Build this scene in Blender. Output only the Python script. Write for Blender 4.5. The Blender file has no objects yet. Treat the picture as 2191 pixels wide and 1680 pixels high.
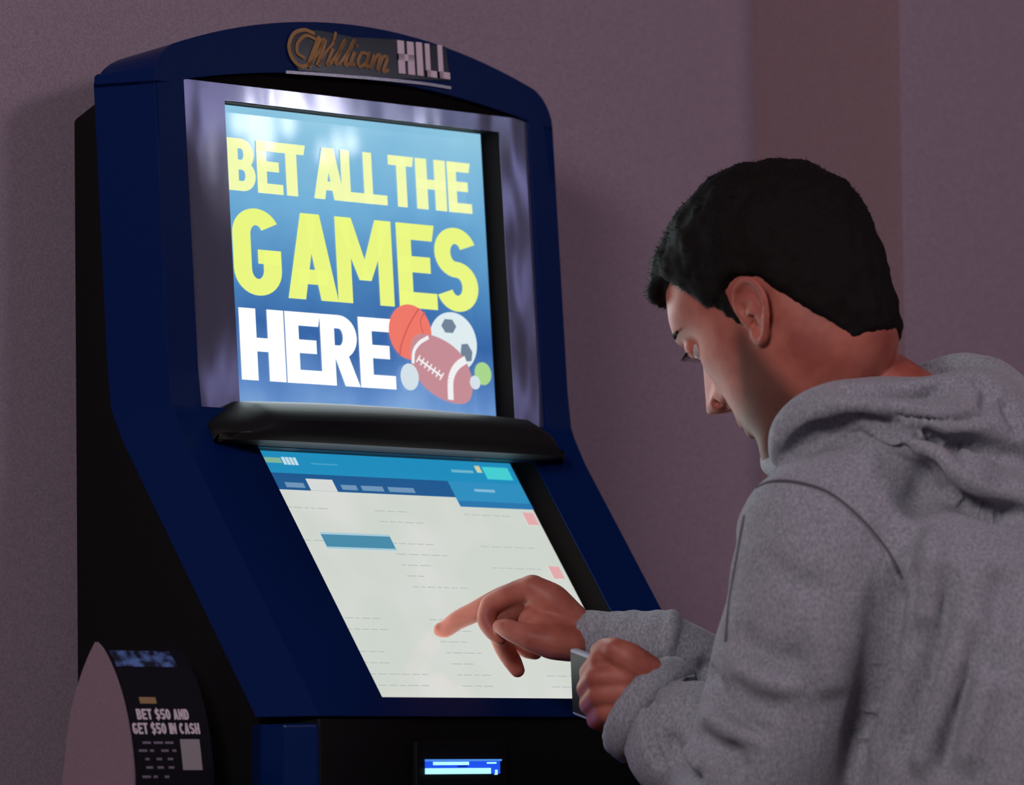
import bpy, bmesh, math, random
import numpy as np
from mathutils import Vector, noise
from mathutils.bvhtree import BVHTree

random.seed(7); rng = np.random.default_rng(7)
SC = bpy.context.scene
COL = SC.collection
W, H, F = 2191, 1680, 12300.0

# ---------------------------------------------------------------- camera
CAM = np.array([-4.29611638, -4.0799808, 1.05])
RV = np.array([0.66969634, -0.74254374, -0.01164465])
UV = np.array([-0.04455344, -0.05582457, 0.99744604])
FV = np.array([0.74129738, 0.66746716, 0.07046839])
cam_d = bpy.data.cameras.new('camera'); cam = bpy.data.objects.new('camera', cam_d); COL.objects.link(cam)
from mathutils import Matrix
cam.matrix_world = Matrix(((RV[0], UV[0], -FV[0], CAM[0]), (RV[1], UV[1], -FV[1], CAM[1]),
                           (RV[2], UV[2], -FV[2], CAM[2]), (0, 0, 0, 1)))
cam_d.sensor_width = 36; cam_d.lens = F / W * 36; cam_d.clip_end = 60
cam_d.dof.use_dof = True; cam_d.dof.focus_distance = 5.75; cam_d.dof.aperture_fstop = 5.6
SC.camera = cam
SC.view_settings.view_transform = 'Standard'; SC.view_settings.look = 'None'
SC.view_settings.gamma = 1; SC.view_settings.exposure = 0; SC.view_settings.use_curve_mapping = False

# ---------------------------------------------------------------- world and lamps
world = bpy.data.worlds.new('world'); SC.world = world; world.use_nodes = True
world.node_tree.nodes['Background'].inputs[0].default_value = (0.30, 0.235, 0.30, 1)
world.node_tree.nodes['Background'].inputs[1].default_value = 0.20

def area(name, loc, target, size, power, col):
    l = bpy.data.lights.new(name, 'AREA'); l.shape = 'DISK'; l.size = size; l.energy = power; l.color = col
    o = bpy.data.objects.new(name, l); COL.objects.link(o); o.location = loc
    o.rotation_euler = (Vector(target) - Vector(loc)).to_track_quat('-Z', 'Y').to_euler()
    return o
area('hall_light', (-3.5, -1.9, 3.05), (0.2, -0.4, 1.3), 1.3, 108, (1.0, 0.86, 0.92))
area('warm_light', (0.95, -3.2, 3.05), (0.2, -0.6, 1.4), 0.7, 17, (1.0, 0.52, 0.36))
area('violet_light', (0.76, -2.9, 3.05), (1.4, 0.0, 1.5), 0.9, 22, (0.70, 0.70, 1.0))

# ---------------------------------------------------------------- helpers
def V(px, py, d):
    """point seen at photo pixel (px, py) at distance d along the viewing axis"""
    return CAM + (FV * F + RV * (px - W / 2) - UV * (py - H / 2)) * (d / F)

def proj(P):
    d = P - CAM; z = d @ FV
    return W / 2 + F * (d @ RV) / z, H / 2 - F * (d @ UV) / z

def srgb(r, g, b):
    f = lambda c: ((c / 255) / 12.92) if c <= 10 else (((c / 255) + 0.055) / 1.055) ** 2.4
    return (f(r), f(g), f(b), 1)

def mat(name, col=(.5, .5, .5, 1), rough=.5, metal=0, spec=.5, emit=None, estr=1.0, coat=0):
    m = bpy.data.materials.new(name); m.use_nodes = True
    b = m.node_tree.nodes['Principled BSDF']
    b.inputs['Base Color'].default_value = col; b.inputs['Roughness'].default_value = rough
    b.inputs['Metallic'].default_value = metal; b.inputs['Specular IOR Level'].default_value = spec
    b.inputs['Coat Weight'].default_value = coat
    if emit: b.inputs['Emission Color'].default_value = emit; b.inputs['Emission Strength'].default_value = estr
    return m

def nodes(m): return m.node_tree, m.node_tree.nodes['Principled BSDF'], m.node_tree.nodes, m.node_tree.links

def add_noise_color(m, c1, c2, scale, detail=4, stretch=(1, 1, 1), lo=.35, hi=.65, bump=0, bscale=None, bdist=.001):
    t, b, N, L = nodes(m)
    tc = N.new('ShaderNodeTexCoord'); mp = N.new('ShaderNodeMapping'); mp.inputs['Scale'].default_value = stretch
    n = N.new('ShaderNodeTexNoise'); n.inputs['Scale'].default_value = scale; n.inputs['Detail'].default_value = detail
    cr = N.new('ShaderNodeValToRGB'); cr.color_ramp.elements[0].position = lo; cr.color_ramp.elements[1].position = hi
    cr.color_ramp.elements[0].color = c1; cr.color_ramp.elements[1].color = c2
    L.new(tc.outputs['Object'], mp.inputs[0]); L.new(mp.outputs[0], n.inputs['Vector'])
    L.new(n.outputs[0], cr.inputs[0]); L.new(cr.outputs[0], b.inputs['Base Color'])
    if bump:
        n2 = N.new('ShaderNodeTexNoise'); n2.inputs['Scale'].default_value = bscale or scale; n2.inputs['Detail'].default_value = 6
        L.new(mp.outputs[0], n2.inputs['Vector'])
        bp = N.new('ShaderNodeBump'); bp.inputs['Strength'].default_value = bump; bp.inputs['Distance'].default_value = bdist
        L.new(n2.outputs[0], bp.inputs['Height']); L.new(bp.outputs[0], b.inputs['Normal'])
    return cr

class MB:
    def __init__(s): s.v = []; s.f = []
    def add(s, vs, fs):
        o = len(s.v); s.v += [tuple(float(c) for c in v) for v in vs]; s.f += [tuple(i + o for i in f) for f in fs]
    def box(s, lo, hi):
        x0, y0, z0 = lo; x1, y1, z1 = hi
        s.add([(x0,y0,z0),(x1,y0,z0),(x1,y1,z0),(x0,y1,z0),(x0,y0,z1),(x1,y0,z1),(x1,y1,z1),(x0,y1,z1)],
              [(3,2,1,0),(4,5,6,7),(0,1,5,4),(1,2,6,5),(2,3,7,6),(3,0,4,7)])
    def hexa(s, p):  # p: 8 points, bottom loop then top loop
        s.add(p, [(3,2,1,0),(4,5,6,7),(0,1,5,4),(1,2,6,5),(2,3,7,6),(3,0,4,7)])
    def loft(s, rings, caps=True):
        n = len(rings[0]); vs = [p for r in rings for p in r]; fs = []
        for i in range(len(rings) - 1):
            for j in range(n):
                a, b = i * n + j, i * n + (j + 1) % n
                fs.append((a, b, b + n, a + n))
        if caps:
            fs.append(tuple(range(n))[::-1]); fs.append(tuple((len(rings) - 1) * n + j for j in range(n)))
        s.add(vs, fs)
    def grid(s, P):
        n, m = len(P), len(P[0]); vs = [p for r in P for p in r]
        s.add(vs, [(i*m+j, i*m+j+1, (i+1)*m+j+1, (i+1)*m+j) for i in range(n-1) for j in range(m-1)])
    def tube(s, pts, rad, n=16, round_ends=True, ell=1.0, up=(0, 0, 1)):
        pts = [np.array(p, float) for p in pts]; rad = list(rad)
        rings = []
        m = len(pts); upv = np.array(up, float)
        for i in range(m):
            t = pts[min(i+1, m-1)] - pts[max(i-1, 0)]; t /= np.linalg.norm(t) + 1e-12
            a = upv - t * (upv @ t); 
            if np.linalg.norm(a) < .05: a = np.array([1., 0, 0]) - t * t[0]
            a /= np.linalg.norm(a); b = np.cross(t, a)
            e = ell[i] if isinstance(ell, (list, tuple)) else ell
            mk = lambda c, r: [c + (a * math.cos(k*2*math.pi/n) + b * math.sin(k*2*math.pi/n) * e) * r for k in range(n)]
            if i == 0 and round_ends:
                for q in (80, 60, 40, 20): rings.append(mk(pts[0] - t * rad[0] * math.sin(math.radians(q)), rad[0] * math.cos(math.radians(q))))
            rings.append(mk(pts[i], rad[i]))
            if i == m - 1 and round_ends:
                for q in (20, 40, 60, 80): rings.append(mk(pts[-1] + t * rad[-1] * math.sin(math.radians(q)), rad[-1] * math.cos(math.radians(q))))
        s.loft(rings)
    def ball(s, c, r, n=16, axes=None):
        c = np.array(c, float); A = np.eye(3) if axes is None else np.array(axes)
        r = np.array(r if hasattr(r, '__len__') else (r, r, r), float)
        rings = []
        for i in range(1, n):
            th = math.pi * i / n
            rings.append([c + (A.T @ (np.array([math.sin(th)*math.cos(k*math.pi/n), math.sin(th)*math.sin(k*math.pi/n), math.cos(th)]) * r)) for k in range(2*n)])
        s.loft(rings)
    def build(s, name, m, parent=None, smooth=False, fix=True):
        me = bpy.data.meshes.new(name); me.from_pydata(s.v, [], s.f)
        if fix:
            bm = bmesh.new(); bm.from_mesh(me); bmesh.ops.recalc_face_normals(bm, faces=bm.faces); bm.to_mesh(me); bm.free()
        o = bpy.data.objects.new(name, me); COL.objects.link(o)
        if m: me.materials.append(m)
        if smooth: me.polygons.foreach_set('use_smooth', [True] * len(me.polygons))
        if parent: o.parent = parent
        return o

def tag(o, label=None, cat=None, group=None, kind=None):
    if label: o['label'] = label
    if cat: o['category'] = cat
    if group: o['group'] = group
    if kind: o['kind'] = kind
    return o
def empty(name, loc=(0, 0, 0)):
    o = bpy.data.objects.new(name, None); COL.objects.link(o); o.location = loc; o.empty_display_size = .1; return o
def bevel(o, w, seg=3, ang=35):
    md = o.modifiers.new('bevel', 'BEVEL'); md.width = w; md.segments = seg; md.limit_method = 'ANGLE'; md.angle_limit = math.radians(ang)
    return o

def crom(pts, n):
    """Catmull-Rom resample of a list of vectors to n points"""
    P = np.array(pts, float)
    if P.ndim == 1: P = P[:, None]
    P2 = np.vstack([2*P[0]-P[1], P, 2*P[-1]-P[-2]]); k = len(P) - 1; out = []
    for t in np.linspace(0, k, n):
        i = min(int(t), k - 1); u = t - i; a, b, c, d = P2[i], P2[i+1], P2[i+2], P2[i+3]
        out.append(.5 * ((2*b) + (c-a)*u + (2*a-5*b+4*c-d)*u*u + (3*b-a-3*c+d)*u**3))
    return np.array(out)
def hint(x, xs, ys):
    """smooth (monotone-ish) interpolation"""
    xs = np.array(xs, float); ys = np.array(ys, float)
    d = np.gradient(ys, xs); x = np.clip(x, xs[0], xs[-1]); i = np.clip(np.searchsorted(xs, x) - 1, 0, len(xs) - 2)
    h = xs[i+1] - xs[i]; t = (x - xs[i]) / h
    return (2*t**3-3*t*t+1)*ys[i] + (t**3-2*t*t+t)*h*d[i] + (-2*t**3+3*t*t)*ys[i+1] + (t**3-t*t)*h*d[i+1]

def remesh(mb, vox, smooth_it=3, fac=.5):
    me = bpy.data.meshes.new('tmp'); me.from_pydata(mb.v, [], mb.f)
    bm = bmesh.new(); bm.from_mesh(me); bmesh.ops.recalc_face_normals(bm, faces=bm.faces); bm.to_mesh(me); bm.free()
    o = bpy.data.objects.new('tmp', me); COL.objects.link(o)
    md = o.modifiers.new('r', 'REMESH'); md.mode = 'VOXEL'; md.voxel_size = vox; md.adaptivity = 0
    if smooth_it:
        ms = o.modifiers.new('s', 'SMOOTH'); ms.factor = fac; ms.iterations = smooth_it
    dg = bpy.context.evaluated_depsgraph_get(); dg.update()
    out = bpy.data.meshes.new_from_object(o.evaluated_get(dg))
    bpy.data.objects.remove(o); bpy.data.meshes.remove(me)
    return out
def getv(me):
    a = np.empty(len(me.vertices) * 3, np.float32); me.vertices.foreach_get('co', a); return a.reshape(-1, 3).astype(float)
def getn(me):
    a = np.empty(len(me.vertices) * 3, np.float32); me.vertices.foreach_get('normal', a); return a.reshape(-1, 3).astype(float)
def setv(me, v): me.vertices.foreach_set('co', np.asarray(v, np.float32).ravel()); me.update()
def mobj(name, me, m, parent):
    me.name = name; o = bpy.data.objects.new(name, me); COL.objects.link(o); me.materials.clear(); me.materials.append(m)
    me.polygons.foreach_set('use_smooth', [True] * len(me.polygons)); o.parent = parent; return o
def bvh_of(me):
    v = getv(me); return BVHTree.FromPolygons([tuple(p) for p in v], [tuple(p.vertices) for p in me.polygons])
def hit(bvh, px, py):
    d = FV * F + RV * (px - W/2) - UV * (py - H/2); d = d / np.linalg.norm(d)
    h = bvh.ray_cast(Vector(CAM), Vector(d)); return None if h[0] is None else np.array(h[0])
def carve(me, bvh, line, width, depth, n=40):
    """press a crease (depth>0) or raise a fold (depth<0) along a line over the surface"""
    pts = [hit(bvh, *p) for p in crom(line, n)]; pts = np.array([p for p in pts if p is not None])
    if len(pts) < 2: return
    v = getv(me); nn = getn(me); lo, hi = pts.min(0) - width*3, pts.max(0) + width*3
    sel = np.where(((v > lo) & (v < hi)).all(1))[0]
    if not len(sel): return
    vs = v[sel]; best = np.full(len(sel), 9.); tt = np.zeros(len(sel))
    for i in range(len(pts) - 1):
        a, b = pts[i], pts[i+1]; ab = b - a; L2 = ab @ ab + 1e-12
        if L2 > .04**2: continue
        t = np.clip(((vs - a) @ ab) / L2, 0, 1); d = np.linalg.norm(vs - a - t[:, None] * ab, axis=1)
        m = d < best; best[m] = d[m]; tt[m] = (i + t[m]) / (len(pts) - 1)
    w = np.exp(-(best / width) ** 2) * np.clip(np.minimum(tt, 1 - tt) * 6, 0, 1)
    v[sel] -= nn[sel] * (w * depth)[:, None]; setv(me, v)

# ---------------------------------------------------------------- materials
m_wall = mat('wall_fabric', rough=.9, spec=.15)
add_noise_color(m_wall, srgb(146, 134, 147), srgb(166, 150, 162), 420, 4, bump=.2, bscale=700, bdist=.001)
m_floor = mat('floor_carpet', rough=.95); add_noise_color(m_floor, srgb(50, 25, 35), srgb(95, 60, 50), 9, 3, bump=.5, bscale=300)
m_ceil = mat('ceiling_paint', srgb(120, 105, 110), .9)
m_blue = mat('blue_shell', (0.0008, 0.013, 0.085, 1), .27, spec=.12)
t, b, N, L = nodes(m_blue)
nz = N.new('ShaderNodeTexNoise'); nz.inputs['Scale'].default_value = 900; bp = N.new('ShaderNodeBump')
bp.inputs['Strength'].default_value = .12; bp.inputs['Distance'].default_value = .0006; tc = N.new('ShaderNodeTexCoord')
L.new(tc.outputs['Object'], nz.inputs['Vector']); L.new(nz.outputs[0], bp.inputs['Height']); L.new(bp.outputs[0], b.inputs['Normal'])
m_black = mat('black_metal', (.0035, .0035, .004, 1), .6, spec=.2)
m_hood = mat('black_plastic', (.006, .006, .0065, 1), .55, spec=.2)
m_dark = mat('black_recess', (.004, .003, .003, 1), .8, spec=.05)
m_panel = mat('dark_mirror_acrylic', (.30, .31, .44, 1), .09, metal=.85, spec=.6)
t, b, N, L = nodes(m_panel)
tc = N.new('ShaderNodeTexCoord'); nz = N.new('ShaderNodeTexNoise'); nz.inputs['Scale'].default_value = 9; nz.inputs['Detail'].default_value = 2
mp = N.new('ShaderNodeMapping'); mp.inputs['Scale'].default_value = (1, 1, .35)
bp = N.new('ShaderNodeBump'); bp.inputs['Strength'].default_value = .13; bp.inputs['Distance'].default_value = .02
L.new(tc.outputs['Object'], mp.inputs[0]); L.new(mp.outputs[0], nz.inputs['Vector']); L.new(nz.outputs[0], bp.inputs['Height']); L.new(bp.outputs[0], b.inputs['Normal'])

# ================================================================ THE ROOM
def struct(o): o['kind'] = 'structure'; return o
mb = MB(); mb.box((-6, .13, 0), (.807, .33, 3.1)); struct(mb.build('wall_back', m_wall))
mb = MB(); mb.box((.807, -.082, 0), (4.2, .33, 3.1)); struct(mb.build('wall_right', m_wall))
mb = MB(); mb.box((-6, -5.5, -.1), (4.2, .33, 0)); struct(mb.build('floor', m_floor))
mb = MB(); mb.box((-6, -5.5, 3.1), (4.2, .33, 3.2)); struct(mb.build('ceiling', m_ceil))

m_tan = mat('brown_wall_fabric', rough=.9, spec=.1); add_noise_color(m_tan, srgb(142, 118, 124), srgb(158, 132, 136), 420, 4, bump=.2, bscale=700, bdist=.001)
mb = MB(); mb.box((.803, -.082, 0), (.807, .13, 3.1)); struct(mb.build('trim_1', m_tan))
# ================================================================ THE KIOSK
XC = -.025
FU = [(-.0265, 1.86), (-.0299, 1.758), (-.0479, 1.455)]           # face of the upper part (y, z)
FL = [(-.0594, 1.4184), (-.2274, 1.1634), (-.2486, 1.1312)]        # face of the lower part
prof = [(-.02146, 1.90), (-.0299, 1.758), (-.0479, 1.455), (-.0495, 1.445), (-.0545, 1.432), (-.0700, 1.4024), (-.1200, 1.3265), (-.2274, 1.1634), (-.2486, 1.1312)]
pz = [p[1] for p in prof][::-1]; py_ = [p[0] for p in prof][::-1]
def fy(z): return float(np.interp(z, pz, py_))
def fU(z): return -.0299 - .018 * (1.758 - z) / .303
def up_pt(x, z, off=0):   # off = metres behind the face
    return (x, fy(z) + off, z)
def up_seg(px, py, off):  # photo pixel to the upper face plane, off metres behind it -> x, z
    a = np.array([-.0299 + off, 1.758]); b2 = np.array([-.0479 + off, 1.455]); n = np.array([0, b2[1]-a[1], -(b2[0]-a[0])])
    d = FV*F + RV*(px-W/2) - UV*(py-H/2); k = (n @ np.array([0, a[0], a[1]]) - n @ CAM) / (n @ d); p = CAM + d*k; return p[0], p[2]
def lo_seg(px, py, off):
    t = np.array([-.168, -.255]); t /= np.linalg.norm(t); nn = np.array([-t[1], t[0]]);  # points inwards (+y,-z)
    if nn[0] < 0: nn = -nn
    a = np.array([-.0594, 1.4184]) + nn * off; n = np.array([0, nn[0], nn[1]])
    d = FV*F + RV*(px-W/2) - UV*(py-H/2); k = (n @ np.array([0, a[0], a[1]]) - n @ CAM) / (n @ d); return CAM + d*k

kiosk = empty('betting_kiosk', (XC, 0, 0))
tag(kiosk, 'tall dark blue betting kiosk with two screens standing against the mauve wall', 'kiosk')
def kp(mbx, name, m, smooth=False, parent=None):
    o = mbx.build(name, m, None, smooth); par = parent or kiosk
    o.parent = par; o.matrix_parent_inverse = Matrix.Translation(Vector((-XC, 0, 0))); return o
def kchild(mbx, name, m, parent, smooth=False):
    o = mbx.build(name, m, parent, smooth); return o

XL, XR = -.322, .272
def arch(x):
    z = 1.8475 - .60 * (x - XC) ** 2
    e = min(x - XL, XR - x)
    r = .030
    if e < r: z -= r - math.sqrt(max(r*r - (r-e)**2, 0))
    return z
# blue shell: front grid with openings, extruded backwards with flared sides
xs = sorted(set([XL + .03*(1-math.cos(k*math.pi/12)) for k in range(7)] + list(np.linspace(-.281, .235, 25)) + [XR - .03*(1-math.cos(k*math.pi/12)) for k in range(7)] + [-.221, .190]))
xs = [x for i, x in enumerate(xs) if i == 0 or x - xs[i-1] > .0004]
PT = lambda x: 1.7930 - .36 * (x - XC) ** 2          # upper edge of the mirror panel
rowz = [('t', k/4) for k in range(4, 0, -1)] + [('z', z) for z in [None, 1.765, 1.70, 1.62, 1.54, 1.48, 1.441, 1.43, 1.415, 1.4024, 1.36, 1.30, 1.24, 1.19, 1.150, 1.140, 1.1312]]
def gp(r, x):
    k, v_ = rowz[r]
    if k == 't': z = PT(x) + (arch(x) - PT(x)) * v_ if abs(v_) > 0 else PT(x)
    else: z = PT(x) if v_ is None else v_
    return np.array([x, fy(z), z])
nr, nc = len(rowz), len(xs)
front = [[gp(r, x) for x in xs] for r in range(nr)]
def hole(r, c):
    x = (xs[c] + xs[c+1]) / 2; z = (front[r][c][2] + front[r+1][c][2]) / 2
    if rowz[r][0] == 'z' and z > 1.441 and -.281 < x < .235: return True
    if 1.150 < z < 1.4024 and -.221 < x < .190: return True
    return False
def backpt(p, r):
    x, y, z = p
    fl = 0.0
    if x < XL + .03: fl = -.020 * (XL + .03 - x) / .03
    if x > XR - .03: fl = .020 * (x - XR + .03) / .03
    low = max(0, (1.43 - z)) * .10
    return np.array([x + fl, y + .066, z - (.008 if z > 1.78 else 0) + low * .0])
mb = MB(); vs = []; fs = []
for r in range(nr):
    for c in range(nc): vs.append(front[r][c])
for r in range(nr):
    for c in range(nc): vs.append(backpt(front[r][c], r))
o2 = nr*nc; edges = {}
for r in range(nr-1):
    for c in range(nc-1):
        if hole(r, c): continue
        q = (r*nc+c, r*nc+c+1, (r+1)*nc+c+1, (r+1)*nc+c)
        fs.append(q); fs.append(tuple(i+o2 for i in q[::-1]))
        for i in range(4):
            a, b_ = q[i], q[(i+1) % 4]
            if (b_, a) in edges: del edges[(b_, a)]
            else: edges[(a, b_)] = 1
for a, b_ in edges: fs.append((b_, a, a+o2, b_+o2))
mb.add(vs, fs); shell = kp(mb, 'front_shell', m_blue)
bm = bmesh.new(); bm.from_mesh(shell.data)
bmesh.ops.delete(bm, geom=[v for v in bm.verts if not v.link_faces], context='VERTS'); bm.to_mesh(shell.data); bm.free()
bevel(shell, .003, 3, 40)
shell.data.polygons.foreach_set('use_smooth', [True]*len(shell.data.polygons))
md = shell.modifiers.new('wn', 'WEIGHTED_NORMAL'); md.keep_sharp = True

# black cabinet behind the shell: upper box and body
mb = MB()
side = [(.085, 1.735), (.02, 1.765), (.0, 1.47), (-.02, 1.42), (-.17, 1.155), (-.185, 1.12), (-.185, 1.05), (-.185, .05), (.085, .05)]
mb.loft([[(-.325, y, z) for y, z in side], [(.275, y, z) for y, z in side]]); bevel(kp(mb, 'cabinet', m_black), .004)
# lower cabinet: blue side columns, black door between, plinth
for x0, x1 in ((-.343, -.319), (.269, .293)):
    mb = MB(); mb.hexa([(x0, -.225, .08), (x1, -.250, .08), (x1, -.15, .08), (x0, -.19, .08), (x0, -.220, 1.124), (x1, -.246, 1.124), (x1, -.15, 1.124), (x0, -.19, 1.124)])
    bevel(kp(mb, 'side_column', m_blue), .003)
mb = MB(); mb.box((-.3185, -.2445, .09), (.2685, -.15, 1.130)); door = bevel(kp(mb, 'service_door', m_black), .003)
mb = MB(); mb.box((-.35, -.27, 0), (.30, .08, .08)); bevel(kp(mb, 'plinth', m_black), .006)

# mirror panel with an opening, recess and screen
pan = MB()
ox0, ox1, oz0, oz1 = -.2205, .1905, 1.43, 1.7535
def ppt(x, z, off): return (x, fU(z) + off, z)
for (xa, xb, za, zb) in ((-.287, ox0, 1.43, 1.7705), (ox1, .241, 1.43, 1.7705), (ox0, ox1, oz1, 1.7705)):
    P = []
    for off in (.004, .010):
        P += [ppt(xa, za, off), ppt(xb, za, off), ppt(xb, zb, off), ppt(xa, zb, off)]
    pan.hexa(P)
kp(pan, 'mirror_panel', m_panel)
rec = MB()
for (xa, xb) in ((ox0 - .004, ox0 + .0006), (ox1 - .0006, ox1 + .004)):
    rec.hexa([ppt(xa, 1.43, .0046), ppt(xb, 1.43, .0046), ppt(xb, 1.43, .032), ppt(xa, 1.43, .032), ppt(xa, 1.757, .0046), ppt(xb, 1.757, .0046), ppt(xb, 1.757, .032), ppt(xa, 1.757, .032)])
rec.hexa([ppt(ox0, oz1, .0046), ppt(ox1, oz1, .0046), ppt(ox1, oz1, .032), ppt(ox0, oz1, .032), ppt(ox0, 1.758, .0046), ppt(ox1, 1.758, .0046), ppt(ox1, 1.758, .032), ppt(ox0, 1.758, .032)])
kp(rec, 'screen_surround', m_dark)
# underside lip above the panel
mb = MB(); mb.hexa([ppt(-.2805, 1.7706, .006), ppt(.2345, 1.7706, .006), ppt(.2345, 1.7706, .03), ppt(-.2805, 1.7706, .03), (-.2805, -.021, 1.797), (.2345, -.021, 1.797), (.2345, 0, 1.797), (-.2805, 0, 1.797)]); kp(mb, 'lip_underside', m_dark)

# ---- upper screen
def emat(name, col, s=1.0, gloss=.035):
    m = mat(name, (.01, .01, .01, 1), gloss, spec=.5, emit=col, estr=s); return m
m_scr = emat('upper_screen_picture', srgb(80, 150, 210), 1.0, .03)
t, b, N, L = nodes(m_scr)
tc = N.new('ShaderNodeTexCoord'); sx = N.new('ShaderNodeSeparateXYZ'); mr = N.new('ShaderNodeMapRange')
mr.inputs[1].default_value = 1.43; mr.inputs[2].default_value = 1.76
cr = N.new('ShaderNodeValToRGB'); e = cr.color_ramp.elements
e[0].position = 0; e[0].color = srgb(126, 166, 216); e[1].position = 1; e[1].color = srgb(142, 198, 224)
for p, c in ((.10, (96, 140, 200)), (.28, (52, 100, 165)), (.5, (76, 136, 190)), (.72, (112, 174, 215))):
    q = e.new(p); q.color = srgb(*c)
nz = N.new('ShaderNodeTexNoise'); nz.inputs['Scale'].default_value = 9; nz.inputs['Detail'].default_value = 3
ad = N.new('ShaderNodeMath'); ad.operation = 'MULTIPLY_ADD'; ad.inputs[1].default_value = .35; 
sb = N.new('ShaderNodeMath'); sb.operation = 'SUBTRACT'; sb.inputs[1].default_value = .175
L.new(tc.outputs['Object'], sx.inputs[0]); L.new(sx.outputs['Z'], mr.inputs[0]); L.new(tc.outputs['Object'], nz.inputs['Vector'])
L.new(nz.outputs[0], ad.inputs[0]); L.new(mr.outputs[0], ad.inputs[2]); L.new(ad.outputs[0], sb.inputs[0]); L.new(sb.outputs[0], cr.inputs[0]); L.new(cr.outputs[0], b.inputs['Emission Color'])
US = .030
mb = MB()
a0 = [(-.262, US), (.1895, US)]
P = []
for off in (US, US + .004):
    P += [(-.262, fU(1.432)+off, 1.432), (.1895, fU(1.432)+off, 1.432), (.1895, fU(1.757)+off, 1.757), (-.262, fU(1.757)+off, 1.757)]
mb.hexa(P); uscreen = kp(mb, 'upper_screen', m_scr)

# stroke lettering (unit cell: x 0..1, y 0..1 upwards)
def arc(cx, cy, rx, ry, a0, a1, n=12): return [(cx + rx*math.cos(math.radians(a0+(a1-a0)*i/n)), cy + ry*math.sin(math.radians(a0+(a1-a0)*i/n))) for i in range(n+1)]
def quad_ribbon(pts, w, aspect):
    """thick polyline as quads; w in units of cell height, x is scaled by aspect"""
    P = np.array([(p[0]*aspect, p[1]) for p in pts]); out = []
    n = len(P); T = [P[min(i+1, n-1)] - P[max(i-1, 0)] for i in range(n)]
    T = [t_/(np.linalg.norm(t_)+1e-9) for t_ in T]; N_ = [np.array([-t_[1], t_[0]]) for t_ in T]
    for i in range(n-1):
        a, b2 = P[i], P[i+1]
        out.append([a+N_[i]*w/2, a-N_[i]*w/2, b2-N_[i+1]*w/2, b2+N_[i+1]*w/2])
    return [[(q[0]/aspect, q[1]) for q in qd] for qd in out]
def rect(x0, y0, x1, y1): return [[(x0, y0), (x1, y0), (x1, y1), (x0, y1)]]
def ring(cx, cy, RX, RY, tx, ty, a0, a1, n=16):
    o_ = []
    for i in range(n):
        A0, A1 = [math.radians(a0+(a1-a0)*j/n) for j in (i, i+1)]
        o_.append([(cx+RX*math.cos(A0), cy+RY*math.sin(A0)), (cx+(RX-tx)*math.cos(A0), cy+(RY-ty)*math.sin(A0)), (cx+(RX-tx)*math.cos(A1), cy+(RY-ty)*math.sin(A1)), (cx+RX*math.cos(A1), cy+RY*math.sin(A1))])
    return o_
def glyph(ch, s=.36, h=.2, asp=.6):
    """heavy block letters; s stem width (cell x units), h bar height (cell y units)"""
    w = s * asp
    R4 = (1 + h) / 4
    if ch == 'B': return rect(0,0,s,1)+rect(s,0,.55,h)+rect(s,1-h,.52,1)+rect(s,.5-h/2,.52,.5+h/2)+ring(.50,1-R4,.46,R4,s,h,-90,90)+ring(.52,R4,.48,R4,s,h,-90,90)
    if ch == 'E':
        return rect(0,0,s,1)+rect(0,0,1,h)+[[(0,1-h),(.93,1-h),(1,1),(0,1)]]+rect(0,.5-h/2+.02,.86,.5+h/2+.02)
    if ch == 'T': return [[(0,1-h),(.94,1-h),(1,1),(0,1)]]+rect(.5-s/2,0,.5+s/2,1)
    if ch == 'A': return [[(0,0),(s*.92,0),(.5+s*.45-.04,1),(.5-s*.5,1)],[(1-s*.92,0),(1,0),(.5+s*.5,1),(.5-s*.45+.04,1)]]+rect(.2,.18,.8,.18+h*.9)
    if ch == 'L': return rect(0,0,s,1)+rect(0,0,1,h)
    if ch == 'I': return rect(0,0,1,1)
    if ch == 'H': return rect(0,0,s,1)+rect(1-s,0,1,1)+rect(0,.5-h/2,1,.5+h/2)
    if ch == 'M': return rect(0,0,s*.8,1)+rect(1-s*.8,0,1,1)+[[(0,1),(s*.9,1),(.5+s*.33,.28),(.5-s*.33,.28)],[(1-s*.9,1),(1,1),(.5+s*.33,.28),(.5-s*.33,.28)]]
    if ch == 'R': return rect(0,0,s,1)+rect(s,1-h,.5,1)+rect(s,.38,.5,.38+h)+ring(.5,.69,.48,.31,s,h,-90,90)+[[(.36,.42),(.72,.45),(1.02,0),(1.02-s*1.08,0)]]
    if ch == 'G': return ring(.5,.70,.5,.30,s,h,28,180)+rect(0,.30,s,.70)+ring(.5,.30,.5,.30,s,h,180,360)+rect(1-s,.30,1,.53)+rect(.52,.53-h*.85,1,.53)
    if ch == 'S': return ring(.5,1-R4,.5,R4,s,h,22,270,22)+ring(.5,R4,.5,R4,s,h,90,-158,22)
    if ch == 'N': return rect(0,0,s*.8,1)+rect(1-s*.8,0,1,1)+[[(0,1),(s*.9,1),(1,0),(1-s*.9,0)]]
    if ch == 'D': return rect(0,0,s,1)+rect(s,0,.5,h)+rect(s,1-h,.5,1)+ring(.5,.5,.5,.5,s,h,-90,90)
    if ch == 'C': return ring(.5,.5,.5,.5,s,h*1.1,45,315,20)
    if ch == '0': return ring(.5,.5,.5,.5,s,h,0,360,24)
    if ch == '5': return rect(0,1-h,1,1)+rect(0,.46,s,1)+ring(.5,.32,.5,.32,s,h,140,-150,20)
    if ch == '$': return glyph('S', s, h, asp)+rect(.42,-.1,.58,1.1)
    return []

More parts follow.
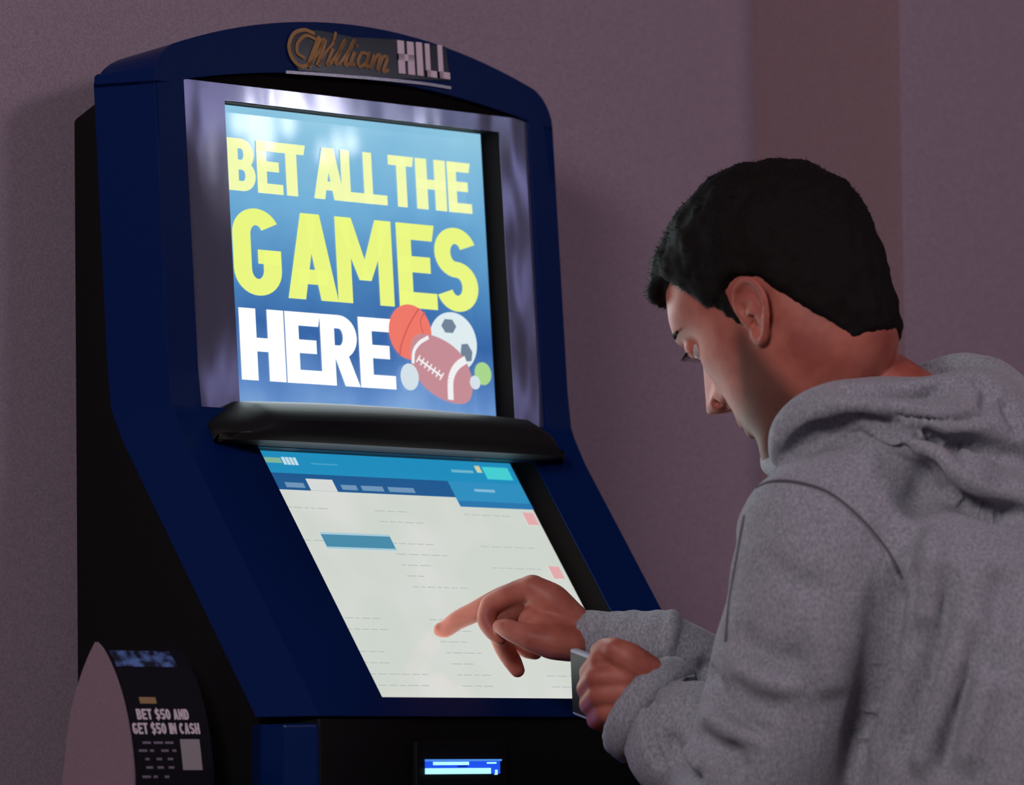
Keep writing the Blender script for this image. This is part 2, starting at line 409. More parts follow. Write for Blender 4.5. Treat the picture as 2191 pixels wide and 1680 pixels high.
def letter_mesh(quads, mapf, thick=.0008):
    """each quad becomes a thin raised slab; mapf(x, y, off) -> 3-D point"""
    m_ = MB()
    for q in quads:
        m_.hexa([mapf(x, y, 0) for x, y in q] + [mapf(x, y, thick) for x, y in q])
    return m_
def on_upper(pTL, pTR, pBL, pBR):
    """map the unit square to the plane of the upper screen, corners given as photo pixels"""
    c = [up_seg(*p, US) for p in (pTL, pTR, pBL, pBR)]
    # straighten: the block is upright on the screen
    x0 = (c[0][0]+c[2][0])/2; x1 = (c[1][0]+c[3][0])/2; z1 = (c[0][1]+c[1][1])/2; z0 = (c[2][1]+c[3][1])/2
    def f(x, y, off):
        X = x0 + (x1-x0)*x; Z = z0 + (z1-z0)*y
        return (X, fU(Z) + US - .0006 - off, Z)
    return f
m_yel = emat('yellow_letter_light', srgb(233, 246, 128), 1.0); m_yel2 = emat('pale_yellow_letter_light', srgb(242, 250, 176), 1.0)
m_wht = emat('white_letter_light', srgb(250, 253, 253), 1.08)
def word(name, items, m, s=.36, h=.19):
    """items: (char, xl, xr, ytop at left, ybottom at left) in photo pixels"""
    mbx = MB()
    z1 = np.mean([up_seg(i[1], i[3], US)[1] for i in items]); z0 = np.mean([up_seg(i[1], i[4], US)[1] for i in items])
    for ch, xl, xr, yt, yb in items:
        x0 = up_seg(xl, yt, US)[0]*.5 + up_seg(xl, yb, US)[0]*.5; x1 = up_seg(xr, yt, US)[0]*.5 + up_seg(xr, yb, US)[0]*.5
        asp = (x1-x0)/(z1-z0)
        f = lambda x, y, off, x0=x0, x1=x1: (x0+(x1-x0)*x*.955, fU(z0+(z1-z0)*y)+US-.0006-off, z0+(z1-z0)*y)
        hh = h; ss = s if ch != 'M' else s*.85
        sub = letter_mesh(glyph(ch, ss, hh, asp), f, .0005 + .0001*(ord(ch) % 3))
        mbx.add(sub.v, sub.f)
    return kp(mbx, name, m, parent=uscreen) if False else kchild_x(mbx, name, m)
def kchild_x(mbx, name, m):
    o = mbx.build(name, m); o.parent = uscreen; o.matrix_parent_inverse = Matrix.Identity(4); return o
def sl(x): return (x-490)*.089
word('bet_all_the_lettering', [(c, a, b2, 299+sl(a), 410+sl(a)*.93) for c, a, b2 in
     (('B',487,547),('E',549,605),('T',591,656),('A',669,737),('L',729,780),('L',777,827),('T',831,887),('H',889,955),('E',957,1008))], m_yel2, .37, .19)
word('games_lettering', [(c, a, b2, 446+sl(a)*.86, 632+sl(a)*.70) for c, a, b2 in
     (('G',498,604),('A',612,723),('M',719,843),('E',850,934),('S',930,1023))], m_yel, .37, .19)
word('here_lettering', [(c, a, b2, 659+sl(a)*.68, 812+sl(a)*.62) for c, a, b2 in
     (('H',513,612),('E',611,690),('R',686,768),('E',768,846))], m_wht, .37, .19)
def disc(name, px, py, rx, ry, m, rot=0, layer=0, n=40, clip=None):
    x, z = up_seg(px, py, US); kx = 1/ (2077*.743*.93); 
    cx = 2078*.669; cz = 2078*.995
    ca, sa = math.cos(math.radians(rot)), math.sin(math.radians(rot)); pts = []
    for i in range(n):
        a = 2*math.pi*i/n; u, v_ = rx*math.cos(a), ry*math.sin(a)
        if clip: u, v_ = clip(a, rx, ry)
        pu, pv = u*ca - v_*sa, u*sa + v_*ca; pts.append((x + pu/cx, z + pv/cz + pu*(.0)))
    mbx = MB(); o_ = US - .0012 - layer*.0004
    mbx.loft([[(p[0], fU(p[1])+o_, p[1]) for p in pts], [(p[0], fU(p[1])+o_+.0003, p[1]) for p in pts]])
    return kchild_x(mbx, name, m)
m_or = emat('orange_ball_light', srgb(238, 120, 104)); t, b, N, L = nodes(m_or)
m_orl = emat('ball_seam_light', srgb(205, 92, 88)); m_soc = emat('soccer_white_light', srgb(222, 236, 240)); m_socd = emat('soccer_dark_light', srgb(112, 130, 150))
m_fb = emat('football_brown_light', srgb(196, 140, 148)); m_fbw = emat('football_white_light', srgb(240, 240, 242)); m_ten = emat('tennis_green_light', srgb(168, 214, 140)); m_base = emat('baseball_light', srgb(212, 224, 232))
disc('soccer_ball_picture', 968, 733, 51, 66, m_soc, 0, 0)
for (dx, dy, r1, r2, ro) in ((-10,-35,16,17,0),(28,22,13,22,10),(-30,12,6,14,0)): disc('soccer_ball_patch', 968+dx, 733+dy, r1, r2, m_socd, ro, 1, 6)
disc('basketball_picture', 875, 711, 45, 60, m_or, 0, 2)
def seamline(name, pts, w, m, layer):
    P = [up_seg(a, b2, US) for a, b2 in pts]; P = crom(P, 16); mbx = MB()
    for i in range(len(P)-1):
        a, b2 = P[i], P[i+1]; d = b2-a; d /= np.linalg.norm(d); n_ = np.array([-d[1], d[0]])*w/2; o_ = US-.0012-layer*.0004
        q = [a+n_, a-n_, b2-n_, b2+n_]
        mbx.hexa([(p[0], fU(p[1])+o_, p[1]) for p in q]+[(p[0], fU(p[1])+o_+.0002, p[1]) for p in q])
    return kchild_x(mbx, name, m)
seamline('basketball_seam', [(893,660),(872,695),(856,735),(852,762)], .0018, m_orl, 3)
seamline('basketball_seam', [(905,668),(896,690),(905,722)], .0014, m_orl, 3)
def almond(a, rx, ry): return rx*math.cos(a)*(1.0), ry*math.sin(a)*(1-.22*abs(math.cos(a))**2)
disc('football_picture', 941, 790, 86, 56, m_fb, -53, 4, 48, almond)
def bandclip(a, rx, ry): return rx*math.cos(a), ry*math.sin(a)
seamline('football_stripe', [(992,770),(972,785),(960,812),(960,856)], .0085, m_fbw, 5)
seamline('football_stripe', [(912,722),(893,734),(881,752),(879,778)], .0040, m_fbw, 5)
seamline('football_lacing', [(890,768),(912,785),(940,806)], .0020, m_fbw, 6)
for k in range(7):
    u = k/6; x0, y0 = 890+50*u, 768+38*u; seamline('football_lacing', [(x0-4, y0+7), (x0, y0), (x0+4, y0-7)], .0016, m_fbw, 6)
disc('baseball_picture', 872, 807, 19, 29, m_base, 0, 5)
disc('tennis_ball_picture', 1030, 800, 18, 25, m_ten, 0, 3)
disc('golf_ball_picture', 1012, 819, 11, 15, m_base, 0, 5)

# ---- lower touch screen
lt = np.array([0, -.168, -.255]); lt /= np.linalg.norm(lt); ln = np.array([0, -lt[2], lt[1]]); ln = ln if ln[1] > 0 else -ln   # ln points inwards
LO = np.array([0, -.0594, 1.4184]); LS = .028
def lpt(x, s, off): p = LO + lt*s + ln*off; return (x, p[1], p[2])
def lpx(px, py, off=LS):
    p = lo_seg(px, py, off); return p[0], float((p - LO) @ lt)
m_paper = emat('touch_screen_page', srgb(212, 216, 211), 1.0, .12)
t, b, N, L = nodes(m_paper); tc = N.new('ShaderNodeTexCoord'); nz = N.new('ShaderNodeTexNoise'); nz.inputs['Scale'].default_value = 7
cr = N.new('ShaderNodeValToRGB'); cr.color_ramp.elements[0].color = srgb(205, 212, 203); cr.color_ramp.elements[1].color = srgb(218, 219, 216)
cr.color_ramp.elements[0].position = .4; cr.color_ramp.elements[1].position = .6
L.new(tc.outputs['Object'], nz.inputs['Vector']); L.new(nz.outputs[0], cr.inputs[0]); L.new(cr.outputs[0], b.inputs['Emission Color'])
s0 = 0.002; s1 = lpx(1000, 1497)[1] + .006
mb = MB(); mb.hexa([lpt(-.26, s0, LS), lpt(.1885, s0, LS), lpt(.1885, s1, LS), lpt(-.26, s1, LS), lpt(-.26, s0, LS+.004), lpt(.1885, s0, LS+.004), lpt(.1885, s1, LS+.004), lpt(-.26, s1, LS+.004)])
lscreen = kp(mb, 'touch_screen', m_paper)
rec = MB(); sb1 = float((np.array([0, fy(1.153), 1.153]) - LO) @ lt)
for xa, xb in ((-.225, -.2215), (.1893, .1945)):
    rec = MB(); rec.hexa([lpt(xa, 0, .001), lpt(xb, 0, .001), lpt(xb, sb1+.01, .001), lpt(xa, sb1+.01, .001), lpt(xa, 0, .034), lpt(xb, 0, .034), lpt(xb, sb1+.01, .034), lpt(xa, sb1+.01, .034)])
    kp(rec, 'touch_screen_surround', m_dark)
0 and rec.hexa([lpt(-.225, s1+.0005, .003), lpt(.1945, s1+.0005, .003), lpt(.1945, s1+.01, .003), lpt(-.225, s1+.01, .003), lpt(-.225, s1+.0005, .034), lpt(.1945, s1+.0005, .034), lpt(.1945, s1+.01, .034), lpt(-.225, s1+.01, .034)])
def ui(name, corners, col, layer=0, st=1.0):
    mbx = MB(); o_ = LS - .0005 - .0003*layer; P = [lpx(*c) for c in corners]
    mbx.loft([[lpt(x, s, o_) for x, s in P], [lpt(x, s, o_+.0002) for x, s in P]])
    o = mbx.build(name, emat('light_'+name, srgb(*col), st)); o.parent = lscreen; return o
def uiq(x0, y0, x1, y1): return None
# header bars (corner pixels follow the photo's perspective on the tilted screen)
sx_ = lambda x, y: (x, y)
def strip(name, x0, s0_, x1, s1_, col, layer=0, st=1.0, m=None):
    mbx = MB(); o_ = LS - .0005 - .0003*layer
    P = [(x0, s0_), (x1, s0_), (x1, s1_), (x0, s1_)]
    mbx.loft([[lpt(x, s, o_) for x, s in P], [lpt(x, s, o_+.0002) for x, s in P]])
    o = mbx.build(name, m or emat('light_'+name, srgb(*col), st)); o.parent = lscreen; return o
sA = lpx(552, 960)[1]; sB = lpx(590, 1012)[1]; sC = lpx(610, 1048)[1]; sD = lpx(1000, 1085)[1]
strip('header_bar', -.26, s0, .1885, sB, (32, 140, 188), 0)
strip('tab_bar', -.26, sB, lpx(960, 1036)[0], sC, (30, 88, 142), 0)
xt = lpx(960, 1036)[0]
strip('bet_slip_header', xt, sB, .1885, lpx(985, 1083)[1], (46, 142, 190), 0)
strip('bet_slip_footer', xt, lpx(975, 1072)[1], .1885, lpx(985, 1085)[1], (40, 118, 172), 1)
strip('active_tab', lpx(655, 1030)[0], sB+.006, lpx(713, 1035)[0], sC, (214, 216, 213), 1)
for a, b2 in ((611, 650), (728, 760), (770, 815), (826, 880)):
    strip('tab_caption', lpx(a, 1040)[0], sB+.012, lpx(b2, 1040)[0], sB+.018, (110, 148, 182), 2)
strip('login_button', lpx(1032, 1005)[0], lpx(1032, 1000)[1], lpx(1092, 1018)[0], lpx(1040, 1026)[1], (70, 205, 210), 1)
strip('header_caption', lpx(966, 1010)[0], lpx(966, 1006)[1], lpx(1012, 1012)[0], lpx(966, 1011)[1], (110, 180, 205), 1)
strip('header_icon', lpx(1016, 1003)[0], lpx(1016, 998)[1], lpx(1026, 1003)[0], lpx(1020, 1012)[1], (205, 205, 160), 1)
strip('slip_caption', lpx(1014, 1050)[0], lpx(1016, 1048)[1], lpx(1058, 1054)[0], lpx(1016, 1053)[1], (130, 185, 212), 2)
strip('header_line', lpx(665, 994)[0], lpx(665, 992)[1], lpx(722, 997)[0], lpx(665, 994)[1], (80, 160, 195), 1)
strip('selected_row', lpx(686, 1145)[0], lpx(686, 1144)[1], lpx(838, 1160)[0], lpx(690, 1170)[1], (72, 138, 168), 1)
strip('selected_row_border', lpx(684, 1142)[0], lpx(686, 1139)[1], lpx(840, 1160)[0], lpx(690, 1174)[1], (168, 202, 216), 0)
for (a, c) in ((1120, 1098), (1175, 1213)):
    strip('red_icon', lpx(a, c+6)[0], lpx(a, c)[1], lpx(a+22, c+6)[0], lpx(a+12, c+26)[1], (226, 168, 170), 1)
m_txt = emat('light_page_text', srgb(178, 188, 186))
random.seed(3)
s = lpx(620, 1085)[1]
k = 0
while s < s1 - .015:
    for (xa, xb) in ((-.205, -.10), (-.06, .02), (.075, .165)):
        if k in (4, 5, 6) and xa < -.15: continue
        if random.random() < .62:
            l = (xb-xa)*random.uniform(.3, 1); q = xa
            while q < xa + l:
                wd = random.uniform(.006, .016); strip('page_text', q, s, q+wd, s+.0011, None, 0, m=m_txt); q += wd + .003
    s += .0135; k += 1
# logo on the header: gold script stub and white block
strip('header_logo_script', lpx(566, 985)[0], lpx(566, 979)[1], lpx(600, 985)[0], lpx(570, 990)[1], (130, 178, 150), 1)
for k in range(4):
    x0 = lpx(604+k*8, 988)[0]; strip('header_logo_letter', x0, lpx(600, 979)[1], x0+.0042, lpx(608, 995)[1], (190, 220, 232), 2)

def screen_boost(name, c, n_, w_, h_, e_, col, par):  # extra area lamp on a screen whose own glow is too weak
    l = bpy.data.lights.new(name, 'AREA'); l.shape = 'RECTANGLE'; l.size = w_; l.size_y = h_; l.energy = e_; l.color = col
    o = bpy.data.objects.new(name, l); COL.objects.link(o); o.rotation_euler = Vector(n_).to_track_quat('-Z', 'Y').to_euler(); o.location = Vector(c)
    o.parent = par; o.matrix_parent_inverse = Matrix.Identity(4); return o
screen_boost('upper_screen_boost', (-.016, fU(1.6)+US-.004, 1.6), (0, -1, .06),  .38, .30, 1.3, (.80, .95, 1.0), uscreen)  # added lamp, strengthens the upper screen's light on the face
screen_boost('touch_screen_boost', tuple(np.array(lpt(-.016, (s0+sb1)/2, LS-.003))), tuple(-ln), .38, .25, .5, (.95, 1.0, .97), lscreen)  # added lamp, strengthens the light of the lower screen
# ---- black hood between the screens
mb = MB(); rings = []
hx = np.linspace(-.281, .240, 41)
for x in hx:
    u = (x - XC) / .2605; e_ = max(0, 1 - abs(u)**6); k_ = max(.02, (1 - min(1, abs(u))**9))
    top = 1.4465 + .006*(1-u*u) - .022*max(0, abs(u)-.78)/.22*(abs(u) > .78)*1.0
    if u > .9: top -= .003
    dp = .046 * k_**.5
    yb = -.03
    base = 1.408 - .0*abs(u)
    sec = [(yb, top), (-.048, top), (-.052-dp*.55, top-.004), (-.054-dp*.85, top-.012), (-.056-dp, top-.022), (-.058-dp*.98, base+.006), (-.062-dp*.8, base-.001), (-.062, base-.006), (yb, base-.006)]
    rings.append([(x, y, z) for y, z in sec])
mb.loft(rings); hd = kp(mb, 'screen_hood', m_hood, True)
md = hd.modifiers.new('es', 'EDGE_SPLIT'); md.split_angle = math.radians(50)

# ---- glowing note slot in the lower cabinet
def dpx(px, py, y=-.2455):
    d = FV*F + RV*(px-W/2) - UV*(py-H/2); k_ = (y - CAM[1]) / d[1]; p = CAM + d*k_; return p[0], p[2]
xa, za = dpx(900, 1622); xb, zb = dpx(1060, 1656)
mb = MB(); mb.box((xa-.012, -0.2510, zb-.014), (xb+.012, -0.2440, za+.016)); slotf = bevel(kp(mb, 'note_slot', m_black), .002)
def sp(name, x0, z0, x1, z1, y0, m):
    m_ = MB(); m_.box((x0, y0, z0), (x1, y0+.004, z1)); o = m_.build(name, m); o.parent = slotf; return o
wd = xb - xa; ht = za - zb
m_b1 = emat('slot_blue_glow', (.01, .09, .95, 1), .9); m_b2 = emat('slot_cyan_glow', (.42, .88, 1, 1), 1.2); m_b3 = emat('slot_deep_blue', (.0, .03, .6, 1), .5)
sp('slot_window', xa, zb, xb, za-.002, -0.2520, m_b1)
sp('slot_lower_light', xa, zb, xa+wd*.86, zb+ht*.36, -0.2535, m_b2)
sp('slot_upper_light', xa+wd*.1, zb+ht*.55, xa+wd*.57, zb+ht*.75, -0.2530, m_b2)
sp('slot_marker', xa+wd*.93, zb-.001, xa+wd*.95, zb+ht*.25, -0.2535, m_b2)
sp('slot_marker', xa+wd*.82, zb+ht*.62, xa+wd*.94, zb+ht*.72, -0.2530, m_b2)
sp('slot_bar', xa+wd*.42, zb+ht*.42, xa+wd*.54, zb+ht*.52, -0.2540, m_b3)
sp('slot_rim', xa, za-.0035, xb, za-.0015, -0.2545, mat('slot_rim', (.02, .06, .3, 1), .3, emit=(.1, .35, 1, 1), estr=.7))
pl = bpy.data.lights.new('slot_glow', 'AREA'); pl.shape = 'RECTANGLE'; pl.size = wd; pl.size_y = .01; pl.energy = .018; pl.color = (.02, .12, 1)
po = bpy.data.objects.new('slot_glow', pl); COL.objects.link(po); po.location = ((xa+xb)/2, -0.2615, (za+zb)/2); po.rotation_euler = (math.radians(-90), 0, 0); po.parent = slotf

# ---- badge on the arch
m_badge = mat('smoked_badge', (.03, .03, .045, 1), .15, metal=.6, spec=.8)
def bpxz(px, py): return up_seg(px, py, -.002)
def on_face(x, z, off): return (x, fy(z) - off, z)
def badge_poly(name, pix, off, th, m, parent):
    P = [bpxz(*p) for p in pix]; m_ = MB(); m_.loft([[on_face(x, z, off) for x, z in P], [on_face(x, z, off+th) for x, z in P]])
    o = m_.build(name, m); o.parent = parent; return o
mbx = MB(); P = [bpxz(*p) for p in ((640,150),(622,125),(614,98),(622,75),(645,62),(690,66),(760,80),(850,84),(955,100),(962,160),(963,172),(850,168),(730,158))]
mbx.loft([[on_face(x, z, -.001) for x, z in P], [on_face(x, z, .0015) for x, z in P]]); badge = kp(mbx, 'name_badge', m_badge)
m_gold = mat('gold_script', srgb(182, 140, 92), .35, metal=.25); m_hill = mat('white_block_letters', srgb(225, 208, 222), .35)
def ribbon3(name, lines, m, parent, w, off):
    m_ = MB()
    for ln_, wk in lines:
        P = crom([bpxz(*p) for p in ln_], max(8, len(ln_)*6)); n_ = len(P)
        for i in range(n_-1):
            a, b2 = P[i], P[i+1]; d = b2-a; L_ = np.linalg.norm(d)
            if L_ < 1e-6: continue
            d /= L_; nn = np.array([-d[1], d[0]])*w*wk/2; q = [a+nn, a-nn, b2+d*w*.2-nn, b2+d*w*.2+nn]
            m_.hexa([on_face(x, z, off) for x, z in q]+[on_face(x, z, off+.0012) for x, z in q])
    o = m_.build(name, m); o.parent = parent; return o
ribbon3('script_lettering', [
    ([(672,72),(650,64),(628,72),(618,98),(626,126),(645,142),(668,132)], 1.1),
    ([(678,86),(655,76),(638,90),(636,112),(650,124)], 1.0),
    ([(684,80),(672,110),(660,142)], 1.9), ([(660,142),(682,110),(694,84)], .8), ([(694,84),(688,112),(680,140)], 1.7), ([(680,140),(696,112),(712,92),(718,70)], .7),
    ([(712,104),(704,126),(700,138),(708,134)], 1.1), ([(714,92),(716,89)], 1.1),
    ([(708,134),(728,106),(738,86),(730,100),(718,134),(726,136)], 1.0),
    ([(726,136),(748,106),(758,86),(750,100),(738,136),(746,138)], 1.0),
    ([(758,112),(750,136),(758,138)], 1.1), ([(762,100),(764,97)], 1.1),
    ([(786,116),(774,114),(766,130),(770,142),(782,134),(790,114),(782,140),(792,142)], 1.0),
    ([(800,118),(792,146)], 1.1), ([(792,146),(804,122),(812,120),(808,150)], 1.0), ([(808,150),(818,124),(828,124),(820,152),(830,150)], 1.0),
], m_gold, badge, .0034, .0016)
def hill(chs):
    m_ = MB()
    for ch, pTL, pBR in chs:
        x0, z1 = bpxz(*pTL); x1, z0 = bpxz(*pBR)
        lean = .006
        for q in glyph(ch, .38 if ch != 'I' else 1, .2, .5):
            f = lambda x, y, o_: on_face(x0 + (x1-x0)*x - lean*y*0 , z0+(z1-z0)*y, o_)
            m_.hexa([f(x, y, .0016) for x, y in q]+[f(x, y, .003+.0001*(ord(ch) % 3)) for x, y in q])
    o = m_.build('block_lettering', m_hill); o.parent = badge; return o
hill([('H', (850,86), (887,161)), ('I', (890,90), (905,163)), ('L', (909,93), (934,167)), ('L', (936,96), (962,170))])
m_glint = mat('badge_edge_glint', srgb(170, 165, 185), .2, metal=.8)  # pale strip stands in for the highlight line below the badge
ribbon3('badge_edge_glint', [([(612,154),(700,160),(800,168),(900,178),(964,188)], .8)], m_glint, badge, .004, .001)

# ================================================================ LEAFLET / POSTER STAND left of the kiosk
m_post = mat('dark_poster', (.007, .007, .012, 1), .65, spec=.1); m_leaf = mat('mauve_stand', srgb(150, 128, 138), .7); add_noise_color(m_leaf, srgb(124, 104, 114), srgb(136, 116, 124), 420, 4)
stand = empty('poster_stand', (-.45, -.12, 0))
tag(stand, 'slim mauve floor stand with curved sides carrying a dark poster, left of the kiosk', 'poster stand')
XS = -.474; SWD = .106
def spx(px, py, x):
    d = FV*F + RV*(px-W/2) - UV*(py-H/2); k_ = (x - CAM[0]) / d[0]; p = CAM + d*k_; return p[1], p[2]
fr = [spx(*p, XS) for p in ((206,1374),(222,1395),(243,1440),(262,1500),(276,1570),(284,1640),(286,1690))]
bk = [spx(*p, XS) for p in ((203,1374),(186,1410),(168,1460),(152,1520),(142,1590),(136,1650),(132,1690))]
fr += [(fr[-1][0]-.004, .9), (fr[-1][0]-.004, .45), (fr[-1][0]-.02, .012)]; bk += [(bk[-1][0]+.01, .9), (bk[-1][0]+.02, .45), (bk[-1][0]+.04, .012)]
# front curve must look away from the wall: y decreases down the front
fr2 = crom(fr, 40); bk2 = crom(bk, 40)
outl = [tuple(p) for p in fr2] + [tuple(p) for p in bk2[::-1]]
for xa_ in (XS, XS+SWD-.003):
    mb = MB(); mb.loft([[(xa_, y, z) for y, z in outl], [(xa_+.003, y, z) for y, z in outl]])
    sp_ = mb.build('side_panel', m_leaf); sp_.parent = stand; sp_.matrix_parent_inverse = Matrix.Translation(Vector((.45, .12, 0)))
    if xa_ != XS: sp_.data.materials[0] = m_post
ci = [(y + .001, min(z, fr2[0][1] - .012)) for y, z in fr2] + [(y - .001, min(z, fr2[0][1] - .012)) for y, z in bk2[::-1]]
mb = MB(); mb.loft([[(XS+.0031, y, z) for y, z in ci], [(XS+SWD-.0031, y, z) for y, z in ci]])
body_ = mb.build('stand_body', m_post); body_.parent = stand; body_.matrix_parent_inverse = Matrix.Translation(Vector((.45, .12, 0)))
# poster: curved sheet in front of the body
PX0, PX1 = XS+.0032, XS+SWD-.0005
fz = [p[1] for p in fr2][::-1]; fyv = [p[0] for p in fr2][::-1]
def sfy(z): return float(np.interp(z, fz, fyv))
ztop = spx(215, 1390, XS)[1]
mb = MB(); zz = np.linspace(ztop, .35, 60)
mb.loft([[(PX0, sfy(z)-.0008, z), (PX1, sfy(z)-.0008, z), (PX1, sfy(z)-.003, z), (PX0, sfy(z)-.003, z)] for z in zz])
post = mb.build('poster', m_post); post.parent = body_
def ppx(px, py):   # photo pixel to poster x, z (iterate on the curved face)
    z = 1.12
    for _ in range(12):
        y = sfy(z); d = FV*F + RV*(px-W/2) - UV*(py-H/2); k_ = (y - CAM[1]) / d[1]; p = CAM + d*k_; z = z*.4 + p[2]*.6
    return p[0], z
m_pw = mat('poster_white_ink', srgb(215, 205, 215), .6); m_pg = mat('poster_gold_ink', srgb(150, 125, 80), .6); m_pgr = mat('poster_grey_ink', srgb(120, 115, 130), .6); m_pb = mat('poster_blue_photo', srgb(60, 90, 150), .5)
add_noise_color(m_pb, (.004, .006, .02, 1), srgb(90, 125, 190), 70, 3, (1, 1, 1.5), .42, .66)
m_patch = mat('poster_grey_patch', srgb(150, 148, 150), .6)
def pword(name, pTL, pTR, yb, text, m, s=.36, h=.2):
    x0, z1 = ppx(*pTL); x1, _ = ppx(*pTR); z0 = ppx(pTL[0], yb)[1]; m_ = MB(); n_ = len(text); 
    cw = (x1-x0) / sum(.5 if c == ' ' else (.45 if c == 'I' else 1) for c in text); q = x0
    for c in text:
        wc = cw*(.5 if c == ' ' else (.45 if c == 'I' else 1))
        for qd in glyph(c, s if c != 'I' else 1, h, .7):
            f = lambda x, y, o_: (q + wc*.86*x, sfy(z0+(z1-z0)*y)-o_, z0+(z1-z0)*y)
            m_.hexa([f(x, y, .0030) for x, y in qd]+[f(x, y, .0036) for x, y in qd])
        q += wc
    o = m_.build(name, m); o.parent = post; return o
def prect(name, a, b2, m, off=.0036):
    x0, z1 = ppx(*a); x1, z0 = ppx(*b2); m_ = MB()
    m_.loft([[(x0, sfy(z)-.0029, z), (x1, sfy(z)-.0029, z), (x1, sfy(z)-off, z), (x0, sfy(z)-off, z)] for z in np.linspace(z1, z0, 5)])
    o = m_.build(name, m); o.parent = post; return o
pword('poster_headline', (285,1517), (397,1518), 1540, 'BET $50 AND', m_pw)
pword('poster_headline', (277,1547), (421,1548), 1571, 'GET $50 IN CASH', m_pw)
prect('poster_photo', (228,1392), (374,1428), m_pb)
prect('poster_logo', (292,1492), (330,1506), m_pg)
for (a, b2, y) in ((300,368,1587),(292,372,1604),(306,374,1622),(308,368,1640),(300,372,1660)):
    q = a
    while q < b2: prect('poster_small_print', (q, y), (min(q+random.uniform(8, 20), b2), y+5), m_pgr); q += 24
prect('poster_patch', (380,1582), (428,1648), m_patch)


# ================================================================ ADDED LAMPS, out of view, placed for reflections in the glossy panel and screen
def refl(px, py, t, off=.004):
    d = FV*F + RV*(px-W/2) - UV*(py-H/2); d /= np.linalg.norm(d); n = np.array([0, -.9982, .0593]); n /= np.linalg.norm(n)
    x, z = up_seg(px, py, off); p = np.array([x, fU(z)+off, z]); return p + (d - 2*(d@n)*n)*t
m_brass = mat('aged_brass', srgb(150, 120, 70), .35, metal=1)
m_globe = mat('added_lilac_lamp', (.5,.5,.6,1), .3, emit=srgb(176, 172, 214), estr=1.5); m_flame = mat('added_candle_bulb', (.5,.5,.5,1), .3, emit=(1,.97,.95,1), estr=12)
m_cove = mat('added_tube_glow', (.5,.5,.6,1), .3, emit=srgb(170, 178, 205), estr=1.2)
def pendant(px, py, t, r, m_, lab):
    c = refl(px, py, t); root = empty('added_pendant', tuple(c)); tag(root, lab, 'lamp', 'added pendant lamps out of view')
    g = MB(); g.ball((0,0,0), (r, r, r*1.2), 12); g.build('lamp_shade', m_, root, True)
    g = MB(); g.tube([(0,0,r*1.15), (0,0,3.1-c[2])], [.006,.006], 8); g.build('rod', m_brass, root)
    g = MB(); g.tube([(0,0,3.07-c[2]), (0,0,3.1-c[2])], [.05,.05], 16, False); g.build('ceiling_rose', m_brass, root)
for px, py, r, t_ in ((415,200,.055,3.7),(1108,400,.06,4.0),(1112,640,.05,4.45),(435,860,.06,5.4),(1120,860,.05,5.0)):  # unseen globes, added to put lilac patches into the mirror panel
    pendant(px, py, t_, r, m_globe, 'lilac glass pendant lamp added right of the kiosk for its reflection in the panel')
a0, a1 = refl(560, 196, 4.9), refl(1090, 246, 4.9)
root = empty('added_tube_lamp', tuple((a0+a1)/2)); tag(root, 'long pale tube lamp added right of the kiosk for its reflection in the panel', 'lamp')  # unseen tube, added to brighten the panel's top margin by reflection
c = (a0+a1)/2; g = MB(); g.tube([a0-c, a1-c], [.05,.05], 14); g.build('lamp_shade', m_cove, root, True)
for e_ in (a0-c, a1-c):
    g = MB(); g.tube([e_, (e_[0], e_[1], 3.1-c[2])], [.004,.004], 8); g.build('rod', m_brass, root)
cc = refl(560, 262, 3.2, US); root = empty('added_chandelier', tuple(cc)); tag(root, 'small brass fitting with flame shaped bulbs, added for its reflection in the screen', 'added_chandelier')  # unseen fitting, added so its bulbs reflect as wisps in the upper screen
g = MB(); g.tube([(0,0,-.05),(0,0,3.1-cc[2])], [.008,.006], 8); g.build('stem', m_brass, root)
for px, py, sz in ((556,268,1.0),(508,262,.42),(616,262,.45),(690,330,.3),(722,312,.35),(752,306,.35)):
    p = refl(px, py, 3.2, US) - cc
    g = MB(); g.tube(crom([p+[0,0,-.055*sz], p+[0,0,-.025*sz], p+[0,0,.01*sz], p+[0,0,.05*sz], p+[0,0,.085*sz]], 14), list(np.interp(np.linspace(0,4,14), range(5), [.006*sz,.022*sz,.024*sz,.012*sz,.002])), 12)
    g.build('flame_bulb', m_flame, root, True)
    g = MB(); g.tube(crom([(0,0,-.05), p*.5+[0,0,-.09], p+[0,0,-.07*sz]], 12), [.004]*12, 8); g.build('arm', m_brass, root)

# ================================================================ THE PERSON
person = empty('person', (.10, -.78, 0))
tag(person, 'dark-haired person in a grey hooded sweatshirt touching the lower screen of the blue kiosk', 'person')
PI_ = Matrix.Translation(Vector((-.10, .78, 0)))
def own(o, par=None):
    o.parent = par or person
    if par is None: o.matrix_parent_inverse = PI_
    return o

